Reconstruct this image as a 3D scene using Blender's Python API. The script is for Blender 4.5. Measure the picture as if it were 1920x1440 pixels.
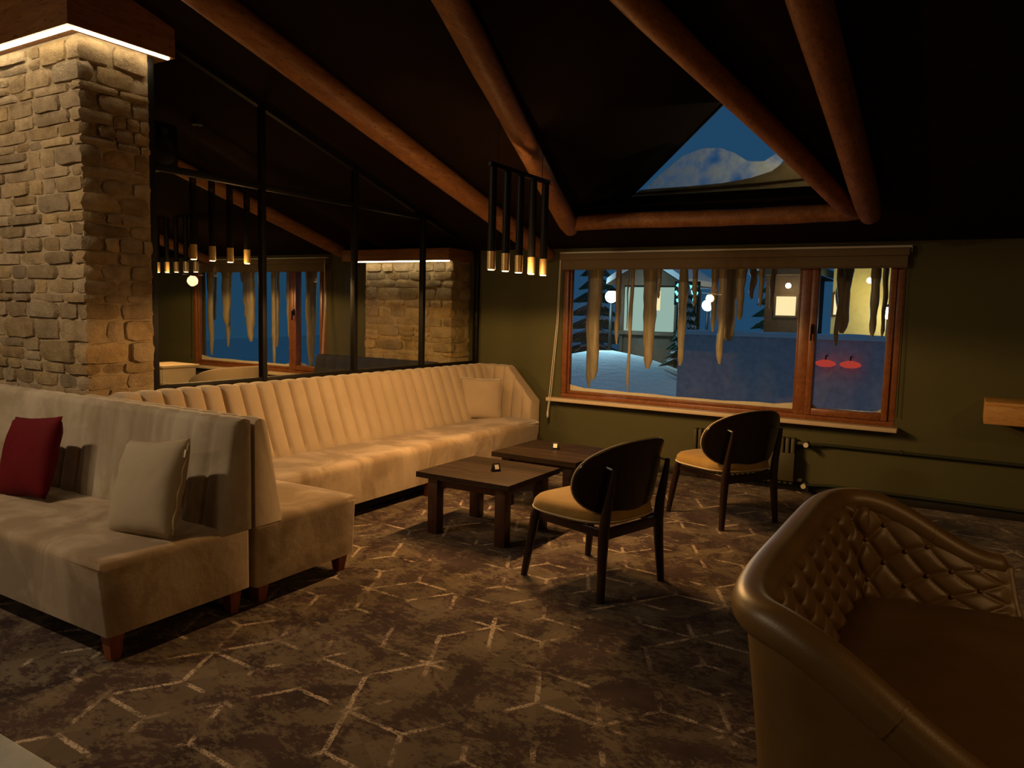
import bpy, bmesh, math, random
from math import sin, cos, pi, sqrt, radians, atan2
from mathutils import Vector, Matrix, Euler, noise

scene = bpy.context.scene
COL = scene.collection
for o in list(bpy.data.objects):
    bpy.data.objects.remove(o)

# ------------------------------------------------------------------ camera
cam = bpy.data.cameras.new('camera')
cam.sensor_fit = 'HORIZONTAL'; cam.sensor_width = 36.0
cam.lens = 36.0 * 1420.0 / 1920.0
cam.clip_start = 0.02; cam.clip_end = 300
camo = bpy.data.objects.new('camera', cam); COL.objects.link(camo)
yaw, pitch, roll = radians(30.96), radians(-5.536), radians(-1.44)
camo.matrix_world = (Matrix.Translation((0, 0, 1.5)) @ Matrix.Rotation(yaw, 4, 'Z')
                     @ Matrix.Rotation(pi / 2 + pitch, 4, 'X') @ Matrix.Rotation(-roll, 4, 'Z'))
scene.camera = camo

# ------------------------------------------------------------------ world, exposure
world = bpy.data.worlds.new('dusk_sky'); scene.world = world; world.use_nodes = True
wn = world.node_tree.nodes; wl = world.node_tree.links; wn.clear()
wo = wn.new('ShaderNodeOutputWorld'); wb = wn.new('ShaderNodeBackground')
wb.inputs[0].default_value = (0.085, 0.36, 0.78, 1); wb.inputs[1].default_value = 0.165
wl.new(wb.outputs[0], wo.inputs[0])
vs = scene.view_settings
vs.view_transform = 'Standard'; vs.look = 'None'; vs.gamma = 1.0; vs.use_curve_mapping = False
vs.exposure = 0.0
try:
    scene.cycles.max_bounces = 8
    scene.cycles.transparent_max_bounces = 16
    scene.cycles.sample_clamp_indirect = 4.0
    scene.cycles.caustics_reflective = False
    scene.cycles.caustics_refractive = False
except Exception:
    pass

WARM = (1.0, 0.54, 0.19)
SOFT = (1.0, 0.74, 0.46)
PENDANT_W = 32.0       # each tube of the hanging fixtures
RNG = random.Random(7)

# ------------------------------------------------------------------ helpers
def tag(o, label=None, cat=None, group=None, kind=None):
    if label: o['label'] = label
    if cat: o['category'] = cat
    if group: o['group'] = group
    if kind: o['kind'] = kind
    return o

def thing(name, label, cat, loc=(0, 0, 0), rz=0.0, group=None, kind=None):
    o = bpy.data.objects.new(name, None); COL.objects.link(o)
    o.empty_display_size = 0.1
    o.location = loc; o.rotation_euler = (0, 0, rz)
    return tag(o, label, cat, group, kind)

def rootloc(p):
    v = Vector((0, 0, 0))
    while p is not None:
        v += p.location; p = p.parent
    return v

def link(name, me, m, parent=None, smooth=False, world=True):
    """one mesh object; world=True: vertices are world coordinates, moved into the parent's frame"""
    if parent is not None and world:
        me.transform(Matrix.Translation(-rootloc(parent)))
    if smooth:
        for p in me.polygons: p.use_smooth = True
    o = bpy.data.objects.new(name, me); COL.objects.link(o)
    if m is not None and len(me.materials) == 0: me.materials.append(m)
    o.parent = parent
    return o

def pydata(name, v, f):
    me = bpy.data.meshes.new(name); me.from_pydata([tuple(p) for p in v], [], f); me.validate(); me.update()
    return me

def bm_to(name, bm):
    bmesh.ops.recalc_face_normals(bm, faces=bm.faces[:])
    me = bpy.data.meshes.new(name); bm.to_mesh(me); bm.free(); return me

def autosmooth(me, ang=40):
    for p in me.polygons: p.use_smooth = True
    try: me.set_sharp_from_angle(angle=radians(ang))
    except Exception: pass
    return me

def box_me(name, x0, x1, y0, y1, z0, z1, bev=0.0, seg=2):
    bm = bmesh.new()
    bmesh.ops.create_cube(bm, size=1.0)
    for v in bm.verts:
        v.co = Vector(((x0 + x1) / 2 + v.co.x * (x1 - x0), (y0 + y1) / 2 + v.co.y * (y1 - y0), (z0 + z1) / 2 + v.co.z * (z1 - z0)))
    if bev > 0:
        bmesh.ops.bevel(bm, geom=bm.edges[:], offset=bev, segments=seg, profile=0.5, affect='EDGES')
    me = bm_to(name, bm)
    if bev > 0: autosmooth(me, 50)
    return me

def box(name, x0, x1, y0, y1, z0, z1, m, parent=None, bev=0.0, seg=2, world=True):
    return link(name, box_me(name, x0, x1, y0, y1, z0, z1, bev, seg), m, parent, False, world)

def prism(name, poly, vec, m, parent=None, bev=0.0, world=True):
    """planar polygon (3-D points) swept by vec, closed"""
    n = len(poly); vec = Vector(vec)
    v = [Vector(p) for p in poly] + [Vector(p) + vec for p in poly]
    f = [tuple(range(n)), tuple(range(2 * n - 1, n - 1, -1))]
    f += [(i, (i + 1) % n, n + (i + 1) % n, n + i) for i in range(n)]
    bm = bmesh.new(); bv = [bm.verts.new(p) for p in v]
    for q in f: bm.faces.new([bv[i] for i in q])
    bmesh.ops.recalc_face_normals(bm, faces=bm.faces[:])
    if bev > 0:
        bmesh.ops.bevel(bm, geom=bm.edges[:], offset=bev, segments=2, profile=0.5, affect='EDGES')
    me = bm_to(name, bm)
    if bev > 0: autosmooth(me, 50)
    return link(name, me, m, parent, False, world)

def ring_tube(name, pts, radii, m, parent=None, n=12, world=True, cap=True, up=Vector((0, 0, 1)), squash=1.0):
    """tube along a polyline with a radius for each point"""
    pts = [Vector(p) for p in pts]
    if not hasattr(radii, '__len__'): radii = [radii] * len(pts)
    V, F = [], []
    prevx = None
    for i, p in enumerate(pts):
        t = (pts[min(i + 1, len(pts) - 1)] - pts[max(i - 1, 0)]).normalized()
        a = prevx if prevx is not None else (up if abs(t.dot(up)) < 0.95 else Vector((1, 0, 0)))
        x = (a - t * a.dot(t)).normalized(); prevx = x
        y = t.cross(x)
        for k in range(n):
            an = 2 * pi * k / n
            V.append(p + x * cos(an) * radii[i] + y * sin(an) * radii[i] * squash)
    for i in range(len(pts) - 1):
        for k in range(n):
            a = i * n + k; b = i * n + (k + 1) % n
            F.append((a, b, b + n, a + n))
    if cap:
        F.append(tuple(range(n - 1, -1, -1))); F.append(tuple((len(pts) - 1) * n + k for k in range(n)))
    me = pydata(name, V, F); autosmooth(me, 60)
    return link(name, me, m, parent, False, world)

def lathe(name, prof, m, parent=None, n=20, center=(0, 0, 0), world=True):
    V, F = [], []
    for r, z in prof:
        for k in range(n):
            a = 2 * pi * k / n; V.append((center[0] + r * cos(a), center[1] + r * sin(a), center[2] + z))
    for i in range(len(prof) - 1):
        for k in range(n):
            a = i * n + k; b = i * n + (k + 1) % n
            F.append((a, b, b + n, a + n))
    F.append(tuple(range(n - 1, -1, -1))); F.append(tuple((len(prof) - 1) * n + k for k in range(n)))
    me = pydata(name, V, F); autosmooth(me, 50)
    return link(name, me, m, parent, False, world)

def copy_tree(o, parent=None):
    c = o.copy(); COL.objects.link(c); c.parent = parent
    for ch in list(o.children): copy_tree(ch, c)
    return c

def grid_faces(nu, nv, wrap_u=False):
    F = []
    for i in range(nu if wrap_u else nu - 1):
        for j in range(nv - 1):
            a = i * nv + j; b = ((i + 1) % nu) * nv + j
            F.append((a, b, b + 1, a + 1))
    return F

# ------------------------------------------------------------------ materials
class NT:
    def __init__(s, name):
        s.m = bpy.data.materials.new(name); s.m.use_nodes = True
        s.t = s.m.node_tree; s.t.nodes.clear()
        s.out = s.t.nodes.new('ShaderNodeOutputMaterial')
    def n(s, typ, **kw):
        nd = s.t.nodes.new(typ)
        for k, v in kw.items(): setattr(nd, k, v)
        return nd
    def l(s, a, b): s.t.links.new(a, b)
    def put(s, sock, v):
        if isinstance(v, bpy.types.NodeSocket): s.l(v, sock)
        else: sock.default_value = v
    def math(s, op, a, b=None, c=None, clamp=False):
        nd = s.n('ShaderNodeMath', operation=op, use_clamp=clamp)
        s.put(nd.inputs[0], a)
        if b is not None: s.put(nd.inputs[1], b)
        if c is not None: s.put(nd.inputs[2], c)
        return nd.outputs[0]
    def noise(s, vec, scale, detail=4, rough=0.55, dist=0.0):
        nd = s.n('ShaderNodeTexNoise'); s.put(nd.inputs['Vector'], vec)
        nd.inputs['Scale'].default_value = scale; nd.inputs['Detail'].default_value = detail
        nd.inputs['Roughness'].default_value = rough; nd.inputs['Distortion'].default_value = dist
        return nd.outputs['Fac']
    def ramp(s, fac, stops, interp='LINEAR'):
        nd = s.n('ShaderNodeValToRGB'); s.put(nd.inputs[0], fac)
        cr = nd.color_ramp; cr.interpolation = interp
        while len(cr.elements) > 1: cr.elements.remove(cr.elements[-1])
        cr.elements[0].position = stops[0][0]; cr.elements[0].color = (*stops[0][1], 1)
        for p, c in stops[1:]:
            e = cr.elements.new(p); e.color = (*c, 1)
        return nd.outputs[0]
    def mix(s, fac, a, b, mode='MIX'):
        nd = s.n('ShaderNodeMix', data_type='RGBA', blend_type=mode)
        s.put(nd.inputs[0], fac)
        s.put(nd.inputs[6], a if isinstance(a, bpy.types.NodeSocket) else (*a, 1))
        s.put(nd.inputs[7], b if isinstance(b, bpy.types.NodeSocket) else (*b, 1))
        return nd.outputs[2]
    def smooth(s, x, lo, hi):
        nd = s.n('ShaderNodeMapRange', interpolation_type='SMOOTHSTEP')
        s.put(nd.inputs[0], x); nd.inputs[1].default_value = lo; nd.inputs[2].default_value = hi
        return nd.outputs[0]
    def bump(s, h, strength=0.3, dist=0.01):
        nd = s.n('ShaderNodeBump'); nd.inputs['Strength'].default_value = strength
        nd.inputs['Distance'].default_value = dist; s.put(nd.inputs['Height'], h)
        return nd.outputs[0]
    def coord(s, kind='Object'):
        return s.n('ShaderNodeTexCoord').outputs[kind]
    def pos(s):
        return s.n('ShaderNodeNewGeometry').outputs['Position']
    def rand(s):
        return s.n('ShaderNodeObjectInfo').outputs['Random']
    def mapping(s, vec, scale=(1, 1, 1), rot=(0, 0, 0)):
        nd = s.n('ShaderNodeMapping'); s.put(nd.inputs[0], vec)
        nd.inputs['Scale'].default_value = scale; nd.inputs['Rotation'].default_value = rot
        return nd.outputs[0]
    def principled(s, color, rough=0.5, metal=0.0, normal=None, sheen=0.0, coat=0.0, spec=0.5):
        p = s.n('ShaderNodeBsdfPrincipled')
        s.put(p.inputs['Base Color'], color if isinstance(color, bpy.types.NodeSocket) else (*color, 1))
        s.put(p.inputs['Roughness'], rough); p.inputs['Metallic'].default_value = metal
        p.inputs['Specular IOR Level'].default_value = spec
        if sheen:
            p.inputs['Sheen Weight'].default_value = sheen; p.inputs['Sheen Roughness'].default_value = 0.4
        if coat: p.inputs['Coat Weight'].default_value = coat
        if normal is not None: s.l(normal, p.inputs['Normal'])
        s.l(p.outputs[0], s.out.inputs[0])
        return p

def plain(name, c, rough=0.6, metal=0.0, var=0.15, scale=8.0, bump=0.15, spec=0.4, obj_var=0.0):
    t = NT(name); v = t.coord()
    f = t.noise(v, scale, 5, 0.6)
    col = t.ramp(f, [(0.25, [x * (1 - var) for x in c]), (0.75, [min(1, x * (1 + var)) for x in c])])
    if obj_var:
        g = t.math('MULTIPLY_ADD', t.rand(), obj_var * 2, 1 - obj_var)
        hs = t.n('ShaderNodeHueSaturation'); t.l(col, hs.inputs['Color']); t.l(g, hs.inputs['Value']); col = hs.outputs[0]
    nb = t.bump(t.noise(v, scale * 9, 3), bump, 0.004) if bump else None
    t.principled(col, rough, metal, nb, spec=spec)
    return t.m

def emit(name, c, strength):
    t = NT(name); e = t.n('ShaderNodeEmission')
    e.inputs[0].default_value = (*c, 1); e.inputs[1].default_value = strength
    t.l(e.outputs[0], t.out.inputs[0]); return t.m

def velvet(name, c, hi, scale=3.0):
    t = NT(name); v = t.pos()
    big = t.noise(t.mapping(v, (1.0, 1.0, 0.8)), scale, 4, 0.6, 0.8)
    fac = t.smooth(big, 0.38, 0.66)
    col = t.mix(fac, c, hi)
    fine = t.noise(v, 260, 2)
    col = t.mix(t.math('MULTIPLY', fine, 0.25), col, [x * 0.6 for x in c])
    nb = t.bump(t.noise(v, 14, 4), 0.12, 0.02)
    t.principled(col, 0.85, 0, nb, sheen=0.35, spec=0.2)
    return t.m

def wood(name, dark, light, axis=(1, 1, 1), scale=6.0, rough=0.45, coat=0.0, world=False, obj_var=0.15, spec=0.5):
    t = NT(name); v = t.pos() if world else t.coord()
    mp = t.mapping(v, axis)
    g = t.noise(mp, scale, 8, 0.62, 1.2)
    col = t.ramp(g, [(0.3, dark), (0.55, [(a + b) / 2 for a, b in zip(dark, light)]), (0.72, light)])
    streak = t.noise(mp, scale * 7, 3, 0.5)
    col = t.mix(t.smooth(streak, 0.55, 0.75), col, [x * 0.55 for x in dark])
    hs = t.n('ShaderNodeHueSaturation'); t.l(col, hs.inputs['Color'])
    t.l(t.math('MULTIPLY_ADD', t.rand(), obj_var * 2, 1 - obj_var), hs.inputs['Value'])
    t.principled(hs.outputs[0], rough, 0, t.bump(streak, 0.2, 0.003), coat=coat, spec=spec)
    return t.m

def thin_glass(name, tint=(1, 1, 1), refl=1.0, rough=0.0):
    t = NT(name)
    tr = t.n('ShaderNodeBsdfTransparent'); tr.inputs[0].default_value = (*tint, 1)
    gl = t.n('ShaderNodeBsdfGlossy'); gl.inputs['Roughness'].default_value = rough
    fr = t.n('ShaderNodeFresnel'); fr.inputs[0].default_value = 1.5
    mx = t.n('ShaderNodeMixShader')
    front = t.math('SUBTRACT', 1.0, t.n('ShaderNodeNewGeometry').outputs['Backfacing'])
    t.l(t.math('MULTIPLY', t.math('MULTIPLY', fr.outputs[0], refl), front), mx.inputs[0]); t.l(tr.outputs[0], mx.inputs[1]); t.l(gl.outputs[0], mx.inputs[2])
    t.l(mx.outputs[0], t.out.inputs[0]); return t.m

def carpet_mat():
    t = NT('carpet'); P = t.pos()
    L = 0.470; H = L * sqrt(3); phi = radians(30 - 3)
    sx = t.n('ShaderNodeSeparateXYZ'); t.l(P, sx.inputs[0])
    wob = t.math('MULTIPLY', t.math('SUBTRACT', t.noise(P, 22, 3), 0.5), 0.012)
    x0 = t.math('ADD', t.math('ADD', sx.outputs[0], 1.864), wob); y0 = t.math('ADD', t.math('SUBTRACT', sx.outputs[1], 2.479), wob)
    x = t.math('ADD', t.math('MULTIPLY', x0, cos(phi)), t.math('MULTIPLY', y0, sin(phi)))
    y = t.math('SUBTRACT', t.math('MULTIPLY', y0, cos(phi)), t.math('MULTIPLY', x0, sin(phi)))
    def wrap(v, h): return t.math('WRAP', v, h, -h)
    ax, ay = wrap(x, L / 2), wrap(y, H / 2)
    bx, by = wrap(t.math('SUBTRACT', x, L / 2), L / 2), wrap(t.math('SUBTRACT', y, H / 2), H / 2)
    def ln(a, b): return t.math('SQRT', t.math('ADD', t.math('MULTIPLY', a, a), t.math('MULTIPLY', b, b)))
    la, lb = ln(ax, ay), ln(bx, by)
    useb = t.math('LESS_THAN', lb, la)
    def sel(a, b): return t.math('ADD', t.math('MULTIPLY', b, useb), t.math('MULTIPLY', a, t.math('SUBTRACT', 1.0, useb)))
    qx, qy, ql = sel(ax, bx), sel(ay, by), sel(la, lb)
    ang = t.math('ARCTAN2', qy, qx)
    u = t.math('WRAP', t.math('SUBTRACT', ang, pi / 6), pi / 6, -pi / 6)
    d = t.math('MULTIPLY', ql, t.math('SINE', t.math('ABSOLUTE', u)))
    # which rhombus: shade per sector
    sec = t.math('FLOOR', t.math('DIVIDE', t.math('ADD', ang, pi), pi / 3))
    fine = t.noise(P, 120, 3, 0.7)
    dd = t.math('ADD', d, t.math('MULTIPLY', t.math('SUBTRACT', fine, 0.5), 0.010))
    line = t.math('SUBTRACT', 1.0, t.smooth(dd, 0.0085, 0.0115))
    keep1 = t.smooth(t.noise(P, 3.3, 4, 0.6), 0.46, 0.58)
    keep2 = t.smooth(t.noise(P, 9.0, 4, 0.6), 0.38, 0.52)
    keep3 = t.smooth(t.noise(P, 85, 4, 0.75), 0.42, 0.50)
    line = t.math('MULTIPLY', t.math('MULTIPLY', line, keep1), t.math('MULTIPLY', keep2, keep3))
    base = t.noise(P, 3.4, 10, 0.76, 0.5)
    speck = t.noise(t.mapping(P, (1.0, 1.6, 1), (0, 0, 0.5)), 26, 6, 0.75)
    mixv = t.math('ADD', t.math('MULTIPLY', base, 0.66), t.math('MULTIPLY', speck, 0.34))
    fac = t.smooth(mixv, 0.465, 0.535)
    light = t.ramp(t.noise(P, 1.4, 3), [(0.35, (0.125, 0.092, 0.062)), (0.7, (0.185, 0.143, 0.100))])
    dark = t.ramp(t.noise(P, 5, 3), [(0.3, (0.036, 0.020, 0.020)), (0.7, (0.075, 0.045, 0.040))])
    col = t.mix(fac, dark, light)
    hs = t.n('ShaderNodeHueSaturation'); t.l(col, hs.inputs['Color'])
    t.l(t.math('ADD', 0.9, t.math('MULTIPLY', t.math('SINE', t.math('MULTIPLY', sec, 2.1)), 0.13)), hs.inputs['Value'])
    col = t.mix(t.math('MULTIPLY', line, 0.9), hs.outputs[0], (0.54, 0.43, 0.33))
    t.principled(col, 0.95, 0, t.bump(t.noise(P, 420, 2), 0.35, 0.003), sheen=0.1, spec=0.12)
    return t.m

def stone_mat(name):
    t = NT(name); v = t.pos(); r = t.rand()
    f = t.noise(v, 9, 6, 0.65)
    a = t.ramp(f, [(0.28, (0.25, 0.185, 0.115)), (0.52, (0.40, 0.305, 0.19)), (0.78, (0.52, 0.41, 0.265))])
    hs = t.n('ShaderNodeHueSaturation'); t.l(a, hs.inputs['Color'])
    t.l(t.math('MULTIPLY_ADD', r, 0.55, 0.66), hs.inputs['Value'])
    t.l(t.math('MULTIPLY_ADD', t.math('FRACT', t.math('MULTIPLY', r, 7.3)), 0.30, 0.92), hs.inputs['Saturation'])
    h = t.math('ADD', t.noise(v, 30, 6, 0.65), t.math('MULTIPLY', t.noise(v, 120, 3), 0.4))
    t.principled(hs.outputs[0], 0.9, 0, t.bump(h, 0.8, 0.016), spec=0.2)
    return t.m

M_CARPET = carpet_mat()
M_WALL = plain('green_wall_paint', (0.088, 0.084, 0.035), 0.75, var=0.06, scale=3, bump=0.08, spec=0.25)
M_CEIL = plain('black_ceiling_board', (0.016, 0.009, 0.006), 0.9, var=0.2, scale=4, bump=0.1, spec=0.05)
M_LOG = wood('log_wood', (0.20, 0.072, 0.022), (0.42, 0.19, 0.070), (4, 0.8, 4), 3.0, 0.55, world=True)
M_LINTEL = wood('lintel_wood', (0.20, 0.075, 0.024), (0.34, 0.150, 0.050), (0.5, 0.5, 4), 4.0, 0.5, world=True)
M_STONE = stone_mat('ledge_stone')
M_MORTAR = plain('mortar', (0.40, 0.31, 0.195), 0.95, var=0.2, scale=20, bump=0.5)
M_BLACK = plain('black_metal', (0.008, 0.007, 0.006), 0.5, 0.0, var=0.1, bump=0, spec=0.18)
M_BEIGE = velvet('beige_velvet', (0.36, 0.285, 0.20), (0.53, 0.45, 0.34))
M_BEIGE2 = velvet('beige_velvet_smooth', (0.42, 0.33, 0.23), (0.47, 0.37, 0.265), 2.0)
M_SEAT = velvet('beige_velvet_seat', (0.315, 0.225, 0.14), (0.53, 0.41, 0.29), 3.2)
M_CUSH = plain('beige_cushion_cotton', (0.44, 0.36, 0.26), 0.85, var=0.05, scale=4, bump=0.2, spec=0.15)
M_RED = plain('red_cushion_velvet', (0.115, 0.003, 0.007), 0.8, var=0.15, scale=5, bump=0.15, spec=0.2)
M_LEGR = wood('sofa_leg_wood', (0.20, 0.055, 0.018), (0.30, 0.10, 0.035), (1, 1, 0.3), 10, 0.4)
M_TABLE = wood('walnut_stained_wood', (0.016, 0.010, 0.006), (0.050, 0.030, 0.017), (0.9, 7, 7), 3.0, 0.55, world=True, obj_var=0.3, spec=0.15)
M_TLEG = wood('table_leg_wood', (0.035, 0.014, 0.008), (0.085, 0.034, 0.018), (6, 6, 0.7), 4, 0.4)
M_DARKW = wood('dark_chair_wood', (0.012, 0.006, 0.005), (0.030, 0.013, 0.009), (3, 3, 0.6), 6, 0.3)
M_MUST = velvet('mustard_fabric', (0.30, 0.185, 0.055), (0.38, 0.25, 0.085), 4.0)
M_PIPE = plain('pale_piping', (0.55, 0.46, 0.30), 0.6, bump=0)
M_BRASS = plain('brushed_brass', (0.80, 0.56, 0.26), 0.45, 0.65, var=0.08, scale=30, bump=0)
M_GLOW = emit('lamp_diffuser', (1.0, 0.74, 0.42), 9.0)
M_LED = emit('led_strip', (1.0, 0.80, 0.50), 16.0)
M_GLASS = thin_glass('window_glass', (0.97, 0.98, 0.97), 1.0)
M_PGLASS = thin_glass('partition_glass', (0.93, 0.94, 0.90), 0.5)
M_FRAME = wood('window_frame_wood', (0.17, 0.056, 0.018), (0.28, 0.105, 0.036), (2, 2, 2), 5, 0.35, world=True, obj_var=0.06)
M_SILL = plain('cream_sill', (0.62, 0.50, 0.34), 0.4, var=0.05, bump=0)
M_WHITE = plain('white_plastic', (0.72, 0.66, 0.56), 0.4, var=0.03, bump=0)
M_BLIND = plain('taupe_blind_fabric', (0.17, 0.125, 0.07), 0.8, var=0.06, scale=10, bump=0.1)
M_RAD = plain('radiator_paint', (0.060, 0.052, 0.022), 0.5, var=0.06, bump=0)
M_PIPEG = plain('pipe_paint', (0.030, 0.034, 0.016), 0.5, var=0.06, bump=0)
M_BASEB = plain('dark_skirting', (0.020, 0.018, 0.010), 0.5, var=0.1, bump=0)
M_PINE = wood('pine_shelf', (0.50, 0.25, 0.065), (0.64, 0.36, 0.11), (0.6, 4, 4), 5, 0.5, world=True)
M_LEATH = None
M_STEEL = plain('grey_stone_top', (0.40, 0.44, 0.48), 0.38, 0.4, var=0.35, scale=5, bump=0.03)
M_NAVY = plain('navy_upholstery', (0.020, 0.021, 0.032), 0.8, var=0.1, bump=0.1)
M_SNOW = plain('snow', (0.78, 0.82, 0.86), 0.85, var=0.05, scale=2, bump=0.4)
M_FROST = plain('frosty_snow', (0.74, 0.68, 0.54), 0.8, var=0.08, scale=12, bump=0.3)
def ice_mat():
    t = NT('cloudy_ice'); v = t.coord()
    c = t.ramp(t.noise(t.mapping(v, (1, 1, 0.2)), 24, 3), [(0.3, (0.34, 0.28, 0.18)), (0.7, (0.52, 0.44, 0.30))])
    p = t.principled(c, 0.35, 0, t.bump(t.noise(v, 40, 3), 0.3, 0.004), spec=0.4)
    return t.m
M_ICE = ice_mat()
def snowt_mat():
    t = NT('translucent_snow'); c = t.ramp(t.noise(t.pos(), 9, 5), [(0.3, (0.50, 0.43, 0.31)), (0.75, (0.72, 0.65, 0.50))])
    df = t.n('ShaderNodeBsdfDiffuse'); t.l(c, df.inputs[0]); tl = t.n('ShaderNodeBsdfTranslucent'); t.l(c, tl.inputs[0])
    m = t.n('ShaderNodeMixShader'); m.inputs[0].default_value = 0.5; t.l(df.outputs[0], m.inputs[1]); t.l(tl.outputs[0], m.inputs[2])
    t.l(m.outputs[0], t.out.inputs[0]); return t.m
M_SNOWT = snowt_mat()
def icefilm_mat():
    t = NT('thin_ice_sheet')
    tr = t.n('ShaderNodeBsdfTransparent'); tr.inputs[0].default_value = (0.8, 0.9, 1, 1)
    tl = t.n('ShaderNodeBsdfTranslucent'); tl.inputs[0].default_value = (0.85, 0.9, 0.95, 1)
    df = t.n('ShaderNodeBsdfDiffuse'); df.inputs[0].default_value = (0.5, 0.55, 0.6, 1)
    a = t.n('ShaderNodeMixShader'); a.inputs[0].default_value = 0.35; t.l(tl.outputs[0], a.inputs[1]); t.l(df.outputs[0], a.inputs[2])
    b = t.n('ShaderNodeMixShader'); t.l(t.smooth(t.noise(t.pos(), 4, 4), 0.3, 0.75), b.inputs[0])
    t.l(tr.outputs[0], b.inputs[1]); t.l(a.outputs[0], b.inputs[2]); t.l(b.outputs[0], t.out.inputs[0])
    return t.m
M_FILM = icefilm_mat()
def leather_mat():
    t = NT('brown_leather'); v = t.coord()
    f = t.noise(v, 3.5, 5, 0.6)
    c = t.ramp(f, [(0.3, (0.120, 0.066, 0.019)), (0.75, (0.185, 0.108, 0.034))])
    vo = t.n('ShaderNodeTexVoronoi'); t.l(v, vo.inputs['Vector']); vo.inputs['Scale'].default_value = 190
    t.principled(c, 0.42, 0, t.bump(vo.outputs['Distance'], 0.10, 0.002), spec=0.5)
    return t.m
M_LEATH = leather_mat()

# ------------------------------------------------------------------ the setting
YW = 6.85                 # inner face of the window wall
def roof(y): return 2.13 + 0.29 * (YW - y)

floor = box('floor', -11.2, 4.2, -5.2, 7.05, -0.12, 0.0, M_CARPET)
tag(floor, 'brown worn-look carpet with a cream line pattern of hexagons and cubes', 'floor', kind='structure')

wb_ = thing('wall_back', 'dark olive green wall holding the wide brown window', 'wall', (0, YW, 0), kind='structure')
WIN1 = (-3.53, -0.47, 0.63, 2.03); WIN3 = (-9.36, -6.80, 0.63, 2.03)
xs = [-11.2, WIN3[0], WIN3[1], WIN1[0], WIN1[1], 4.2]
for i in range(5):
    if i in (1, 3):
        box('wall_panel', xs[i], xs[i + 1], YW, 7.05, -0.12, 0.63, M_WALL, wb_)
        box('wall_panel', xs[i], xs[i + 1], YW, 7.05, 2.03, 2.13, M_WALL, wb_)
    else:
        box('wall_panel', xs[i], xs[i + 1], YW, 7.05, -0.12, 2.13, M_WALL, wb_)
# gable wall under and around the dormer glass
gable = thing('wall_gable', 'dark gable wall strip under the triangular dormer window', 'wall', (-2.0, YW, 2.13), kind='structure')
prism('wall_panel', [(-3.23, YW, 2.13), (-0.77, YW, 2.13), (-0.77, YW, 2.32), (-1.10, YW, 2.60), (-2.90, YW, 2.60), (-3.23, YW, 2.32)], (0, 0.2, 0), M_WALL, gable)
tag(box('wall_left', -11.4, -11.2, -5.2, 7.05, -0.12, 4.6, M_WALL), 'far olive green side wall of the neighbouring room', 'wall', kind='structure')
tag(box('wall_right', 4.2, 4.4, -5.2, 7.05, -0.12, 4.6, M_WALL), 'olive green side wall on the right of the lounge', 'wall', kind='structure')
tag(box('wall_front', -11.2, 4.2, -5.4, -5.2, -0.12, 4.6, M_WALL), 'olive green wall behind the viewer', 'wall', kind='structure')

ceil = thing('ceiling', 'near-black sloping ceiling boards under the log rafters', 'ceiling', (0, 0, roof(0)), kind='structure')
RIDGE = 3.415; DX = -2.0; EV = 1.235; YV = 6.27; YR = YW - (RIDGE - 2.13) / 0.29
def rp(x, y): return (x, y, roof(y))
for poly in ([(-11.2, 0), (DX, 0), (DX, YR), (-11.2, YR)], [(DX, 0), (4.2, 0), (4.2, YR), (DX, YR)],
             [(-11.2, YR), (DX, YR), (DX - EV, YV), (-11.2, YV)], [(DX, YR), (4.2, YR), (4.2, YV), (DX + EV, YV)],
             [(-11.2, YV), (4.2, YV), (4.2, 7.42), (-11.2, 7.42)]):
    prism('ceiling_board', [rp(*p) for p in poly], (0, 0, 0.14), M_CEIL, ceil)
prism('ceiling_board', [(-11.2, 0, roof(0)), (4.2, 0, roof(0)), (4.2, -5.4, roof(0) - 0.29 * 5.4), (-11.2, -5.4, roof(0) - 0.29 * 5.4)], (0, 0, 0.14), M_CEIL, ceil)
dorm = thing('ceiling_dormer', 'black sloping ceiling planes of the gabled roof window recess', 'ceiling', (DX, 5, RIDGE), kind='structure')
for s in (-1, 1):
    prism('ceiling_board', [(DX, YR, RIDGE), (DX + s * EV, YV, roof(YV)), (DX + s * EV, 6.96, roof(YV)), (DX, 6.96, RIDGE)], (0, 0, 0.12), M_CEIL, dorm)
box('ledge_board', DX - EV, DX + EV, YV, YW, roof(YV) - 0.02, roof(YV), M_CEIL, dorm)

bb = thing('baseboard_back', 'dark skirting along the foot of the green window wall', 'baseboard', (0, YW, 0), kind='structure')
box('board', -4.5, 4.2, YW - 0.02, YW, 0.0, 0.07, M_BASEB, bb, 0.004)

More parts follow.
